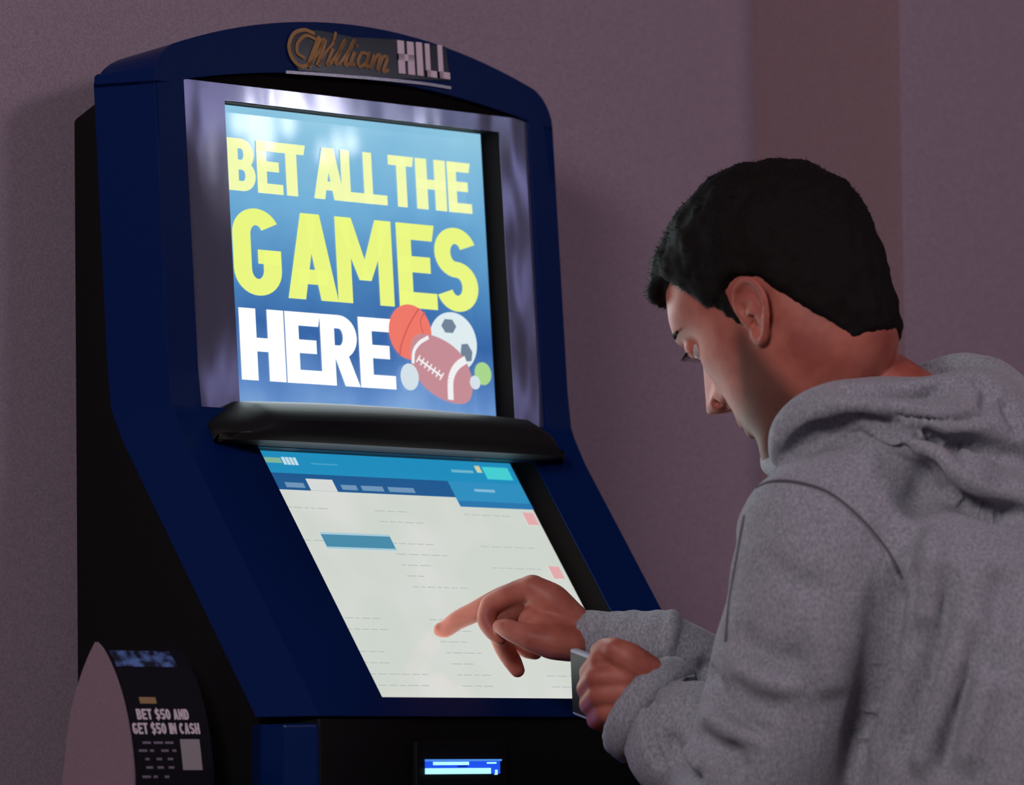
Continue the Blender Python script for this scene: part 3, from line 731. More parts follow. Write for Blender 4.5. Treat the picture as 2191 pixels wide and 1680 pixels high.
# head frame
AZ, PITCH, ROLLH = math.radians(96), math.radians(36), math.radians(0)
hf = np.array([math.cos(AZ)*math.cos(PITCH), math.sin(AZ)*math.cos(PITCH), -math.sin(PITCH)])
hl = np.array([-math.sin(AZ), math.cos(AZ), 0.0])
hu = np.cross(hf, hl)
HO = V(1693, 682, 5.56)
HS = 1.07
def Hd(x, y, z): return HO + (hf*x + hl*y + hu*z) * (.01*HS)     # head-local centimetres
zs  = [-11.2,-10.4,-9.0,-7.6,-6.2,-4.6,-3.0,-1.4, .4, 2.6, 4.6, 6.0, 7.4, 9.2, 10.8, 12.0, 12.9, 13.4]
xfr = [ 7.6,  8.9, 9.3, 9.1, 9.2, 9.3, 9.3, 9.2, 9.1, 9.2, 9.9,10.0, 9.4, 8.3, 6.6, 4.6, 2.4, -.4]
xbk = [ 1.5, -2.0,-5.5,-7.2,-7.9,-8.4,-8.9,-9.4,-9.8,-10.2,-10.4,-10.4,-9.9,-8.8,-7.4,-5.8,-3.8,-1.6]
wid = [ 1.6,  3.2, 4.7, 5.5, 6.0, 6.4, 6.7, 6.9, 7.1, 7.3, 7.4, 7.5, 7.3, 6.8, 5.8, 4.6, 2.9, .8]
def headpt(z, th, grow=0.0, feat=True):
    xf = float(hint(z, zs, xfr)); xb = float(hint(z, zs, xbk)); w = float(hint(z, zs, wid))
    xm = -1.6 if z > -2 else -1.6 + (-2 - z) * .38
    c, s_ = math.cos(th), math.sin(th)
    n_ = 2.25
    ax = (xf - xm) if c > 0 else (xm - xb)
    rr = 1 / ((abs(c)/1)**n_ + (abs(s_)/1)**n_) ** (1/n_)
    x = xm + ax*rr*c; y = w*rr*s_
    if feat and c > 0:
        g = lambda v, m, s2: math.exp(-((v-m)/s2)**2)
        # nose
        rz = (3.3 - z) / 5.5
        if -.35 < rz < 1.25:
            if rz <= .82: hgt = 2.9*max(0, rz/.82)**.85 + .35
            else: hgt = 3.25*max(0, 1-(rz-.82)/.30)**.7
            wn = .75 + .75*max(0, min(1, rz))**1.5
            if rz < 0: hgt = .35*(1+rz/.35)
            x += max(0, hgt)*g(y, 0, wn)
        x += .7*g(z, -1.3, .75)*(g(y, 1.35, .55)+g(y, -1.35, .55))
        # eye sockets, brow
        for sgn in (-1, 1):
            x -= 1.35*g(z, 2.9, 1.0)*g(y, 3.1*sgn, 1.6)
            x += .35*g(z, 4.9, .6)*g(y, 2.8*sgn, 2.0)
            x += .35*g(z, .8, 1.2)*g(y, 4.0*sgn, 1.6)
            x += .75*g(z, 2.9, .95)*g(y, 3.1*sgn, 1.1)
        # mouth and chin
        x += .85*g(z, -4.7, .55)*g(y, 0, 1.9) + .75*g(z, -5.9, .6)*g(y, 0, 1.7) - .35*g(z, -5.25, .25)*g(y, 0, 2.3) + .25*g(z, -3.7, .5)*g(y, 0, 1.2)
        x -= .5*g(z, -7.1, .6)*g(y, 0, 2.2); x += .8*g(z, -8.9, 1.1)*g(y, 0, 1.9)
    if grow:
        cx, cz = -1.2, 3.5
        d = np.array([x - cx, y, max(z - cz, -3)]); d /= np.linalg.norm(d); x += d[0]*grow; y += d[1]*grow; z += d[2]*grow
    return x, y, z
def vox_head():
    m_ = MB(); rings = []
    for z in np.concatenate([np.linspace(-11.2, 12.9, 110), [13.2, 13.4]]):
        rings.append([Hd(*headpt(z, 2*math.pi*k/128)) for k in range(128)])
    m_.loft(rings); return m_
bodym = vox_head()
# left and right ear
def ear(sgn):
    m_ = MB(); ex, ez = -.1, -.7
    tilt = math.radians(-10)
    def E(u, v, o_):   # u forward, v up, o outwards (cm)
        x = ex + (u*math.cos(tilt) + v*math.sin(tilt))*.95; z = ez + (- u*math.sin(tilt) + v*math.cos(tilt))*.9
        return Hd(x - o_*.45, sgn*(6.75 + o_*.9), z)
    helix = [(.75,-.2,.2),(1.15,.9,.4),(1.2,2.1,.8),(.6,3.1,1.25),(-.5,3.4,1.55),(-1.5,2.8,1.75),(-1.95,1.6,1.75),(-1.9,.3,1.6),(-1.45,-.9,1.3),(-.8,-1.9,.95),(-.1,-2.6,.7),(.45,-2.3,.4),(.55,-1.5,.2)]
    P = crom([E(*p) for p in helix], 48); m_.tube(P, [.0034*HS]*34+list(np.linspace(.0034, .0052, 14)*HS), 10)
    anti = [(.2,1.9,.7),(-.5,1.7,1.0),(-1.0,.9,1.1),(-1.0,-.1,1.0),(-.6,-1.0,.8)]
    m_.tube(crom([E(*p) for p in anti], 24), [.0034*HS]*24, 8)
    plate = [[E(u*.98, v, o_) for u, v, o_ in helix], [E(u*.98, v, o_-.45) for u, v, o_ in helix]]
    # backing plate: fan
    ce = E(-.5, .4, .25); 
    n_ = len(helix); vs = [tuple(p) for p in P[::2]]; c1 = len(vs); 
    vs2 = [tuple(np.array(p) - hl*sgn*.004) for p in vs]
    allv = vs + vs2 + [tuple(E(-.35, .3, .25)), tuple(E(-.35, .3, -.35))]
    k = len(vs); fs = []
    for i in range(k):
        j = (i+1) % k
        fs += [(i, j, 2*k), (k+j, k+i, 2*k+1), (i, k+i, k+j, j)]
    m_.add(allv, fs)
    # root joining the ear to the skull
    m_.tube([E(-.2, .4, -.9), E(-.6, .4, .3)], [.014, .011], 14)
    m_.tube([E(.75, -.25, -.3), E(.55, -.35, .55)], [.0045, .0035], 10)
    return m_
for sgn in (1, -1):
    bodym.ball(Hd(7.9, 3.05*sgn, 3.05), .0125*HS, 14)
    e_ = ear(sgn); bodym.add(e_.v, e_.f)
# neck
SH = np.array([.105, -.690, 1.335])        # between the shoulders
nk = [Hd(-1.8, 0, 2.0), Hd(-2.6, 0, -3.5), V(1795, 805, 5.565), V(1845, 880, 5.565), np.array([.105, -.71, 1.33])]
bodym.tube(crom(nk, 14), list(hint(np.linspace(0, 4, 14), [0,1,2,3,4], [.048,.053,.0605,.068,.085])), 28)
bodym.tube(crom([Hd(4.6, 0, -8.2), Hd(1.5, 0, -8.8), V(1735, 905, 5.565)], 8), [.030,.036,.040,.043,.046,.048,.05,.052], 20)
# trunk, arms and legs under the clothes
def ering(c, a, b2, t=0, n=28): return [(c[0]+a*math.cos(2*math.pi*k/n), c[1]+b2*math.sin(2*math.pi*k/n), c[2] + t*math.sin(2*math.pi*k/n)) for k in range(n)]
TR = [((.10,-.80,.88),.15,.10),((.10,-.80,.98),.155,.105),((.10,-.79,1.08),.15,.10),((.10,-.76,1.18),.165,.11),((.105,-.72,1.28),.165,.105),((.105,-.70,1.34),.12,.08),((.105,-.69,1.37),.07,.06)]
bodym.loft([ering(c, a, b2) for c, a, b2 in TR])
LSH, LEL = np.array([-.078, -.668, 1.305]), np.array([-.125, -.615, 1.035])
LWR = V(1418, 1520, 5.545)
RSH, REL = np.array([.285, -.665, 1.315]), np.array([.215, -.485, 1.135])
RWR = V(1243, 1362, 5.70)
bodym.tube(crom([SH+[-.04,0,-.05], LSH+[.01,0,-.03], (LSH+LEL)/2+[.012,0,0], LEL+[.012,0,.01], V(1580,1665,5.50), LWR], 22), list(np.interp(np.linspace(0,5,22), [0,1,2,3,4,5], [.045,.046,.040,.034,.032,.027])), 20)
bodym.tube(crom([SH+[.04,0,-.05], RSH+[-.01,0,-.03], (RSH+REL)/2, REL, (REL*.6+RWR*.4), RWR], 22), list(np.interp(np.linspace(0,5,22), [0,1,2,3,4,5], [.045,.046,.040,.034,.030,.0225])), 20)
for sx2 in (-1, 1):
    bodym.tube(crom([(.10+.08*sx2,-.80,.93),(.10+.10*sx2,-.78,.70),(.10+.11*sx2,-.76,.48),(.10+.115*sx2,-.79,.25),(.10+.12*sx2,-.81,.08)], 16), list(np.interp(np.linspace(0,4,16), [0,1,2,3,4], [.085,.075,.055,.05,.036])), 18)

# right hand (touching the screen)
def fing(m_, pts, rad): 
    P = [V(*p) for p in pts]; k = len(P); Q = crom(P, 6*k); m_.tube(Q, list(np.interp(np.linspace(0, k-1, len(Q)), range(k), rad)), 14)
TIP = lo_seg(933, 1357, LS)          # on the touch screen
dT = float((TIP - CAM) @ FV)
rh = MB()
# palm: stack of ellipses from wrist to knuckles, thickened by metacarpals
rh.tube([V(1265,1366,5.693), V(1237,1362,5.70), V(1205,1345,5.705), V(1178,1325,5.71)], [.0225,.0255,.0285,.029], 24)
fing(rh, [(1225,1325,5.695),(1180,1285,5.695),(1138,1258,5.698)], [.016,.0175,.0135])      # index metacarpal
fing(rh, [(1225,1330,5.71),(1180,1292,5.715),(1130,1262,5.722)], [.018,.018,.0125])
fing(rh, [(1225,1345,5.725),(1180,1312,5.735),(1135,1285,5.742)], [.018,.017,.0125])
fing(rh, [(1225,1362,5.725),(1185,1335,5.74),(1150,1312,5.758)], [.018,.016,.012])
fing(rh, [(1140,1258,5.698),(1095,1272,5.706),(1050,1296,5.713)], [.0135,.0118,.0112])       # index proximal
fing(rh, [(1050,1296,5.713),(1041,1326,5.710),(1056,1352,5.704),(1070,1366,5.700)], [.0112,.0098,.009,.0072])
fing(rh, [(1130,1262,5.722),(1075,1280,5.735),(1020,1308,5.748)], [.0125,.0120,.0112])       # middle, pointing
rh.tube(crom([V(1020,1308,5.748), V(980,1327,5.757), V(955,1345,5.763), TIP + (V(945,1350,5.765)-TIP)*.3 - ln*.006], 16), list(np.linspace(.0110, .0082, 16)), 14)
fing(rh, [(1135,1287,5.742),(1095,1315,5.75),(1062,1345,5.755)], [.0122,.011,.0105])         # ring, hanging
fing(rh, [(1062,1345,5.755),(1078,1385,5.752),(1096,1415,5.750),(1107,1434,5.748)], [.0105,.0100,.0096,.0078])
fing(rh, [(1150,1314,5.758),(1122,1345,5.765),(1108,1375,5.768)], [.0112,.0095,.0088])       # little
fing(rh, [(1108,1375,5.768),(1125,1392,5.765),(1146,1400,5.760)], [.0086,.0078,.0062])
fing(rh, [(1220,1378,5.680),(1180,1374,5.672),(1140,1366,5.672)], [.018,.0175,.0135])      # thumb
fing(rh, [(1195,1350,5.690),(1165,1345,5.690),(1140,1330,5.695)], [.018,.019,.015])
fing(rh, [(1140,1366,5.672),(1105,1354,5.678),(1082,1344,5.684),(1070,1341,5.688)], [.0135,.0112,.0102,.0078])
# left hand closed round the phone
lh = MB()
lh.tube([V(1425,1528,5.543), V(1395,1505,5.545), V(1365,1482,5.543)], [.029,.031,.030], 22)
lh.ball(V(1335,1458,5.545), (.032,.034,.030), 14)
for k, (a, b2, c, d, e2) in enumerate([
    ((1340,1415,5.530),(1288,1412,5.535),(1262,1440,5.555),(1285,1448,5.59),(1315,1440,5.605)),
    ((1335,1450,5.525),(1278,1450,5.530),(1256,1474,5.555),(1280,1482,5.59),(1310,1475,5.605)),
    ((1335,1482,5.525),(1283,1486,5.530),(1262,1508,5.555),(1285,1514,5.59),(1315,1508,5.605)),
    ((1345,1512,5.528),(1300,1522,5.533),(1278,1540,5.555),(1298,1545,5.585),(1325,1538,5.60))]):
    fing(lh, [a, b2], [.0155, .0125]); fing(lh, [b2, c], [.0125, .0108]); fing(lh, [c, d, e2], [.0108, .0098, .008])
fing(lh, [(1385,1440,5.525),(1345,1408,5.520),(1318,1392,5.522)], [.018,.0155,.0125])        # thumb on top
fing(lh, [(1318,1392,5.522),(1298,1389,5.535),(1282,1393,5.548)], [.0125,.0112,.0092])
for m2 in (rh, lh): bodym.add(m2.v, m2.f)
bme = remesh(bodym, .0024, 2, .5)
_b = bvh_of(bme)
carve(bme, _b, [(1524,862),(1532,866),(1540,872)], .0035, .006)      # nostril
carve(bme, _b, [(1602,672),(1606,690),(1610,705)], .005, .006)       # ear hollow
carve(bme, _b, [(1545,845),(1553,865),(1551,885)], .004, .003)       # wing of the nose

# ---- skin: warm tone with real stubble on jaw and upper lip
m_skin = mat('skin', srgb(190, 120, 104), .5, spec=.35)
t, b, N, L = nodes(m_skin)
b.inputs['Subsurface Weight'].default_value = .12; b.inputs['Subsurface Radius'].default_value = (.012, .004, .002); b.inputs['Subsurface Scale'].default_value = .6
ca = bme.color_attributes.new('stubble', 'FLOAT_COLOR', 'POINT')
vv = getv(bme); rel = (vv - HO) / (.01*HS); hx_, hy_, hz_ = rel @ hf, rel @ hl, rel @ hu
def sm(v, a, b2): q = np.clip((v-a)/(b2-a), 0, 1); return q*q*(3-2*q)
limb = np.maximum(1.2 - (hx_ - 1.0)*1.15, -4.6)
beard = sm(hx_, .2, 2.4) * (1 - sm(hz_ - limb, -1.6, 1.2)) * sm(hz_, -13.5, -11)
upper = sm(hx_, 8.5, 9.5) * sm(hz_, -5.2, -4.6)*(1-sm(hz_, -3.6, -3.0))
side_ = beard*0
lips = sm(hx_, 9.0, 9.6)*sm(hz_, -6.4, -6.0)*(1-sm(hz_, -4.9, -4.5))*(1-sm(np.abs(hy_), 1.8, 2.4))
near = np.linalg.norm(rel, axis=1) < 18
earc = np.exp(-(((hx_+1.0)/1.0)**2+((hz_-.4)/1.3)**2))*(np.abs(hy_) > 5.5)*(np.abs(hy_) < 7.6)
st_ = np.clip(np.maximum(np.maximum(beard, upper), side_), 0, 1)*near*(1-lips)
arr = np.zeros((len(vv), 4), np.float32); arr[:, 0] = st_; arr[:, 1] = lips*near; arr[:, 2] = 0; arr[:, 3] = 1
ca.data.foreach_set('color', arr.ravel())
at = N.new('ShaderNodeAttribute'); at.attribute_name = 'stubble'; sp_ = N.new('ShaderNodeSeparateColor'); L.new(at.outputs['Color'], sp_.inputs[0])
tc = N.new('ShaderNodeTexCoord'); nz = N.new('ShaderNodeTexNoise'); nz.inputs['Scale'].default_value = 25; nz.inputs['Detail'].default_value = 5; L.new(tc.outputs['Object'], nz.inputs['Vector'])
cr = N.new('ShaderNodeValToRGB'); cr.color_ramp.elements[0].color = srgb(158, 82, 68); cr.color_ramp.elements[1].color = srgb(184, 110, 92); cr.color_ramp.elements[0].position = .38; cr.color_ramp.elements[1].position = .62
L.new(nz.outputs[0], cr.inputs[0])
mx = N.new('ShaderNodeMix'); mx.data_type = 'RGBA'; mx.inputs[7].default_value = srgb(84, 58, 48); ml = N.new('ShaderNodeMath'); ml.operation = 'MULTIPLY'; ml.inputs[1].default_value = .85
L.new(sp_.outputs[0], ml.inputs[0]); L.new(ml.outputs[0], mx.inputs[0]); L.new(cr.outputs[0], mx.inputs[6])
mx2 = N.new('ShaderNodeMix'); mx2.data_type = 'RGBA'; mx2.inputs[7].default_value = srgb(160, 84, 82); L.new(sp_.outputs[1], mx2.inputs[0]); L.new(mx.outputs[2], mx2.inputs[6]); L.new(mx2.outputs[2], b.inputs['Base Color'])
body = own(mobj('body', bme, m_skin, None))

# ---- eyes and brows
m_eye = mat('eye_white', srgb(190, 180, 176), .15); m_iris = mat('iris', srgb(60, 42, 30), .1)
m_hair = mat('dark_hair', (.0075, .0062, .0055, 1), .75, spec=.12)
for sgn in (1, -1):
    m_ = MB(); m_.ball(Hd(7.65, 3.05*sgn, 2.75), .0118*HS, 12); ey = own(m_.build('eyeball', m_eye, None, True))
    m_ = MB(); m_.ball(Hd(8.28, 3.02*sgn, 2.5), (.006*HS,)*3, 8); ir = m_.build('iris', m_iris, ey, True)
    m_ = MB()
    m_.tube(crom([Hd(*p) for p in ((9.15, 1.5*sgn, 4.4), (9.3, 2.7*sgn, 4.9), (8.85, 4.0*sgn, 4.95), (7.9, 5.1*sgn, 4.5))], 14), [.0018]*3+[.0024]*7+[.0016]*4, 8)
    own(m_.build('eyebrow', m_hair, None, True))
    m_ = MB()
    for k in range(16):
        u = -1.2 + 2.4*k/15; p0 = (8.85-.12*u*u, 3.05*sgn+u, 2.9-.1*u*u); p1 = (p0[0]+.75, p0[1]+u*.25, p0[2]-.35)
        m_.tube([Hd(*p0), Hd(*p1)], [.0004, .0002], 4)
    own(m_.build('eyelashes', m_hair))
# ---- fingernails on the right hand
# ---- hair: thick cap over the skull with hairline, strands on top
def hair_thick(x, y, z):
    """cm of hair at a head-local place, <0 where there is none"""
    ay = abs(y)
    # hairline front, temple, ear, nape
    if x > 5.0: lim = 8.3
    elif x > 2.9: lim = 8.3 - (5.0 - x)/2.1*4.9
    elif x > .9: lim = 3.4 - (2.9 - x)/2.0*4.6          # sideburn
    elif x > -3.0: lim = 3.2 - max(0, -x-1.2)*.8          # above the ear
    elif x > -5.7: lim = 1.5 - (-3.0 - x)*3.0
    else: lim = -7.6
    d = z - lim
    if x < -3: d = z - min(lim, -7.6 + max(0, ay - 3.2)*3.2)
    base = .85 + .55*float(sm(np.array(z), 4, 11)) + .45*float(sm(np.array(x), 2, 8))*float(sm(np.array(z), 5, 9))
    if x > .9 and x < 2.9 and z < 3.0: base = .4
    if z < 3: base *= .38 + .62*max(0, min(1, (z+7)/10))
    if x < -3: base *= min(1, .35 + .65*max(0, d)/1.6)
    return base, d
rings = []; NTH = 160; NZ = 120; ang = [2*math.pi*k/NTH for k in range(NTH)]
hm = MB(); grid = []; keep = []
for z in list(np.linspace(-8.6, 12.9, NZ)) + [13.15, 13.35]:
    row = []; kr = []
    for th in ang:
        x, y, z2 = headpt(z, th, 0, False); base, d = hair_thick(x, y, z2)
        e_ = float(sm(np.array(d), -.1, .5))
        nv = noise.noise(Vector((x*.55, y*.55, z2*.55)))*.28 + noise.noise(Vector((x*1.7, y*1.7, z2*1.7)))*.12
        g_ = -.5 + (base + .5 + nv)*e_ if d > -.1 else -.5
        p = headpt(z, th, g_, False)
        row.append(Hd(*p)); kr.append(d > -.25)
    grid.append(row)
hm.loft(grid)
# fringe falling forward over the forehead
for k in range(46):
    y0 = -5.2 + 10.4*k/45; zz0 = 9.9 + .5*math.cos(y0*.5)
    xx = 8.3 - .035*y0*y0
    q = random.uniform(-.25, .25)
    hm.tube(crom([Hd(xx-1.2, y0*.95, zz0+.6), Hd(xx+.4, y0, zz0-.3+q), Hd(xx+.7+q*.4, y0*1.02, zz0-.9+q), Hd(xx+.9+q*.5, y0*1.03+q, 8.5+q*1.0)], 8), [.006,.0068,.0066,.006,.0052,.0044,.0033,.002], 8)
hme = remesh(hm, .0034, 2, .5)
v = getv(hme); nn = getn(hme)
off = np.array([noise.noise(Vector(p*55))*.0016 + noise.noise(Vector(p*150))*.0012 for p in v]); v += nn*off[:, None]; setv(hme, v)
hair = own(mobj('hair', hme, m_hair, None))
# short loose strands standing off the cap
fz_ = MB(); idx = rng.choice(len(v), 5200, replace=False); hb = getn(hme)
relh = (v - HO)/(.01*HS); zc_ = relh @ hu; xc_ = relh @ hf
for i in idx:
    if zc_[i] < -6.5: continue
    dr = hb[i] + rng.normal(0, .75, 3) - hu*.15 + hf*.25*(zc_[i] > 6); dr /= np.linalg.norm(dr)
    l_ = .0022 + .0040*rng.random()*(1 if zc_[i] > 6 else .5)
    if xc_[i] < 3 and zc_[i] < 2: l_ *= .4
    a = v[i] - hb[i]*.001; s1_ = np.cross(dr, [.3, .5, .8]); s1_ /= np.linalg.norm(s1_); s2_ = np.cross(dr, s1_); r_ = .0006
    fz_.add([a+s1_*r_, a-s1_*.5*r_+s2_*.87*r_, a-s1_*.5*r_-s2_*.87*r_, a+dr*l_], [(0,1,3),(1,2,3),(2,0,3)])
st = fz_.build('hair_strands', m_hair, None, fix=False); own(st, hair); st['kind'] = 'stuff'

# ---- hoodie
m_hoodie = mat('heather_grey_fabric', rough=.95, spec=.1)
add_noise_color(m_hoodie, srgb(124, 129, 136), srgb(168, 170, 177), 420, 5, (1, 1, .6), .30, .70, bump=.35, bscale=700, bdist=.0012)
t, b, N, L = nodes(m_hoodie); b.inputs['Sheen Weight'].default_value = .15
hdm = MB()
def dring(c, a, b2, tilt=0.0, n=40, p=2.4):
    o_ = []
    for k in range(n):
        th = 2*math.pi*k/n; c_, s_ = math.cos(th), math.sin(th); rr = 1/((abs(c_))**p+(abs(s_))**p)**(1/p)
        o_.append((c[0]+a*rr*c_, c[1]+b2*rr*s_, c[2]+tilt*b2*rr*s_))
    return o_
TH = [((.10,-.80,.87),.192,.145,0),((.10,-.80,.90),.196,.150,0),((.10,-.80,.93),.205,.158,0),((.10,-.80,1.0),.208,.160,0),((.10,-.795,1.1),.205,.155,.02),((.10,-.775,1.2),.205,.150,.06),((.10,-.752,1.27),.200,.142,.1),((.102,-.732,1.315),.175,.122,.15),((.105,-.715,1.345),.130,.100,.2),((.105,-.70,1.372),.092,.080,.2)]
hdm.loft([dring(c, a, b2, t_) for c, a, b2, t_ in TH])
def sleeve(m_, pts, rads, n=30):
    k = len(pts); Q = crom(pts, 10*k); R = hint(np.linspace(0, k-1, len(Q)), range(k), rads); m_.tube(Q, list(R), n)
# left sleeve (near): loose, hanging to a low elbow, forearm reaching up to the cuff
sleeve(hdm, [SH+[-.05,-.01,-.035], LSH+[.010,-.010,-.020], LSH*.62+LEL*.38+[.006,-.022,.0], LSH*.25+LEL*.75+[.010,-.012,0], LEL+[.010,.0,.0]], [.075,.080,.085,.082,.074])
CUF = V(1392, 1520, 5.55)
fa = CUF - V(1640, 1715, 5.49); fa /= np.linalg.norm(fa)
sleeve(hdm, [LEL+[.010,.0,-.004], V(1570,1655,5.50), V(1480,1590,5.52), CUF - fa*.048, CUF - fa*.030, CUF - fa*.008], [.074,.070,.064,.060,.046,.046])
# cuff band of the left sleeve, hollow at the mouth
def cuff(m_, c, ax, r, wd, n=40, inner=.8):
    ax = ax/np.linalg.norm(ax); a = np.cross(ax, [0,0,1]); a /= np.linalg.norm(a); b2 = np.cross(ax, a); rg = []
    for off, rr in ((-wd, r*.90), (-wd*.7, r*.99), (-wd*.2, r), (0, r*.98), (.004, r*.93), (.003, r*.86), (-.006, r*inner), (-.022, r*inner*.96)):
        rg.append([c + ax*off + (a*math.cos(2*math.pi*k/n)+b2*math.sin(2*math.pi*k/n))*rr*(1+.012*math.cos(k*math.pi)) for k in range(n)])
    m_.loft(rg)
sleeve(hdm, [SH+[-.02,-.01,.015], SH+[-.075,-.005,.005], LSH+[-.0,0,-.015]], [.075,.078,.078])
sleeve(hdm, [SH+[.02,-.01,.015], SH+[.09,-.005,.005], RSH+[-.0,0,-.02]], [.07,.07,.070])
# right sleeve (far) with a narrow cuff
RC = V(1250, 1363, 5.698); ra = RC - V(1500, 1385, 5.66); ra /= np.linalg.norm(ra)
sleeve(hdm, [SH+[.05,-.01,-.03], RSH+[-.006,-.010,-.015], (RSH+REL)/2+[0,0,-.005], REL, (REL*.55+RC*.45)+[0,0,-.008], V(1420,1385,5.68), V(1320,1368,5.69)], [.075,.078,.070,.058,.042,.030,.0245])
# pleats pushed up on the right forearm
for i, (px_, r_) in enumerate(((1318,.0215),(1345,.0240),(1372,.0230),(1402,.0262),(1440,.0275))):
    c = V(px_, 1366+(px_-1300)*.10, 5.70-(px_-1250)*.00012); a = np.cross(ra, [0,0,1]); a /= np.linalg.norm(a); b2 = np.cross(ra, a)
    P = [c + (a*math.cos(q)+b2*math.sin(q))*r_ + ra*.004*math.sin(2*q+i) for q in np.linspace(0, 2*math.pi, 25)]; hdm.tube(P, [.0075]*25, 8, False)
# hood lying on the neck and back
rows = [
 [(1672,985,5.50),(1680,930,5.475),(1712,878,5.465),(1775,838,5.47),(1850,822,5.48),(1930,822,5.49),(2010,824,5.50),(2090,812,5.53),(2150,822,5.57),(2230,850,5.62)],   # inside, low
 [(1664,975,5.490),(1668,918,5.462),(1703,868,5.448),(1775,835,5.445),(1860,830,5.445),(1940,832,5.45),(2020,815,5.47),(2100,800,5.50),(2165,825,5.54),(2240,865,5.58)],   # roll crest
 [(1658,985,5.478),(1662,925,5.448),(1700,882,5.432),(1775,852,5.425),(1860,850,5.422),(1945,862,5.425),(2030,858,5.44),(2110,850,5.465),(2185,870,5.49),(2250,900,5.53)],   # crest front
 [(1662,990,5.470),(1672,945,5.442),(1712,905,5.424),(1785,880,5.412),(1870,888,5.405),(1950,900,5.405),(2040,905,5.418),(2120,910,5.44),(2195,930,5.46),(2260,960,5.50)],   # front lower
 [(1670,1000,5.480),(1690,965,5.455),(1730,930,5.436),(1800,905,5.428),(1875,915,5.420),(1955,940,5.402),(2040,960,5.405),(2125,985,5.42),(2200,1000,5.44),(2270,1010,5.48)],  # groove
 [(1675,1005,5.485),(1700,975,5.462),(1740,945,5.444),(1805,920,5.432),(1880,930,5.412),(1960,955,5.385),(2040,1005,5.375),(2110,1045,5.38),(2180,1060,5.40),(2270,1065,5.44)],  # bottom fold
 [(1680,1012,5.50),(1705,985,5.478),(1745,960,5.46),(1810,938,5.448),(1885,948,5.43),(1955,975,5.405),(2025,1030,5.392),(2095,1078,5.392),(2170,1095,5.41),(2270,1100,5.45)],
 [(1690,1010,5.53),(1715,985,5.51),(1755,960,5.50),(1820,940,5.49),(1890,950,5.475),(1960,985,5.45),(2030,1040,5.43),(2095,1080,5.43),(2170,1095,5.45),(2270,1100,5.49)],
]
for j_, dd_ in ((3, -.006), (4, .022), (5, -.012), (0, .02)): rows[j_] = [(a, b2, c + dd_) for a, b2, c in rows[j_]]
rows3 = [crom([V(*p) for p in r], 90) for r in rows]
gridp = np.array(rows3); dense = np.stack([crom(gridp[:, j], 50) for j in range(gridp.shape[1])], 1)
ii, jj = np.meshgrid(range(dense.shape[0]), range(dense.shape[1]), indexing='ij')
wv = np.sin(jj*.23+ii*.35)*.0022 + np.sin(jj*.09-ii*.5)*.0030
for i in range(dense.shape[0]):
    for j in range(dense.shape[1]):
        dense[i, j] -= FV * wv[i, j] * min(1, j/20)
hg = MB(); hg.grid([list(r) for r in dense])
me = bpy.data.meshes.new('t'); me.from_pydata(hg.v, [], hg.f); to = bpy.data.objects.new('t', me); COL.objects.link(to)
sdm = to.modifiers.new('s', 'SOLIDIFY'); sdm.thickness = .014; sdm.offset = 0
dg = bpy.context.evaluated_depsgraph_get(); dg.update(); sme = bpy.data.meshes.new_from_object(to.evaluated_get(dg)); bpy.data.objects.remove(to)
hdm.add([tuple(v_.co) for v_ in sme.vertices], [tuple(p.vertices) for p in sme.polygons])
# far side of the collar, seen behind the neck, and the folded back of the hood
sleeve(hdm, [V(1925,812,5.60), V(1985,806,5.63), V(2050,800,5.63), V(2110,808,5.60), V(2155,840,5.56), V(2190,900,5.50)], [.010,.016,.021,.023,.022,.02], 18)
sleeve(hdm, [V(1690,1000,5.52), V(1760,930,5.50), V(1870,905,5.49), V(1990,925,5.48), V(2100,960,5.49), V(2230,1000,5.53)], [.020,.028,.033,.036,.04,.04], 18)
sleeve(hdm, [V(1662,1000,5.535), V(1655,985,5.57), V(1680,955,5.62), V(1740,900,5.66)], [.012,.013,.014,.014], 14)
cme = remesh(hdm, .0045, 5, .5)
v = getv(cme); nn = getn(cme)
off = np.array([noise.noise(Vector((p[0]*9, p[1]*9, p[2]*5)))*.0035 + noise.noise(Vector(p*28))*.0012 for p in v]); setv(cme, v + nn*off[:, None])
bv = bvh_of(cme)
def cv(line, w, d): carve(cme, bv, line, w, d)
for ln_, w_, d_ in (([(1690,955),(1750,915),(1830,897),(1900,912),(1990,938),(2070,962),(2190,990)], .008, .012), ([(1890,880),(1980,900),(2050,897),(2130,880)], .007, .008),
                    ([(2030,950),(2100,1010),(2190,1040)], .009, .010), ([(1900,895),(2000,918),(2080,985),(2160,1012)], .008, -.007), ([(1790,826),(1880,834),(1960,834),(2040,822)], .008, .018),
                    ([(2080,800),(2115,835),(2105,880)], .007, .008), ([(1980,1000),(2050,1060),(2120,1100),(2190,1105)], .009, .014), ([(1720,890),(1800,868),(1900,868),(2000,880)], .008, -.004),
                    ([(1670,1000),(1740,945),(1820,925),(1900,945),(1960,985)], .008, .010), ([(2150,850),(2165,890),(2191,930)], .008, .008)):
    cv(ln_, w_, d_*1.25)
cv([(1990,955),(1975,1040),(1950,1140),(1925,1250)], .014, .009)
# seams
cv([(1600,1045),(1650,1028),(1710,1030),(1780,1055),(1850,1115),(1905,1180),(1925,1230)], .0035, .0035)
cv([(1985,960),(1965,1030),(1945,1100),(1925,1180),(1905,1260)], .004, .004)
# deep fold between sleeve and back
cv([(1925,1190),(1905,1280),(1893,1370),(1878,1460),(1845,1560),(1815,1675)], .013, .022)
cv([(1920,1210),(1902,1290),(1890,1370),(1874,1460),(1842,1560),(1812,1675)], .0065, .012)
cv([(1590,1100),(1572,1190),(1552,1300),(1545,1400)], .005, .004)
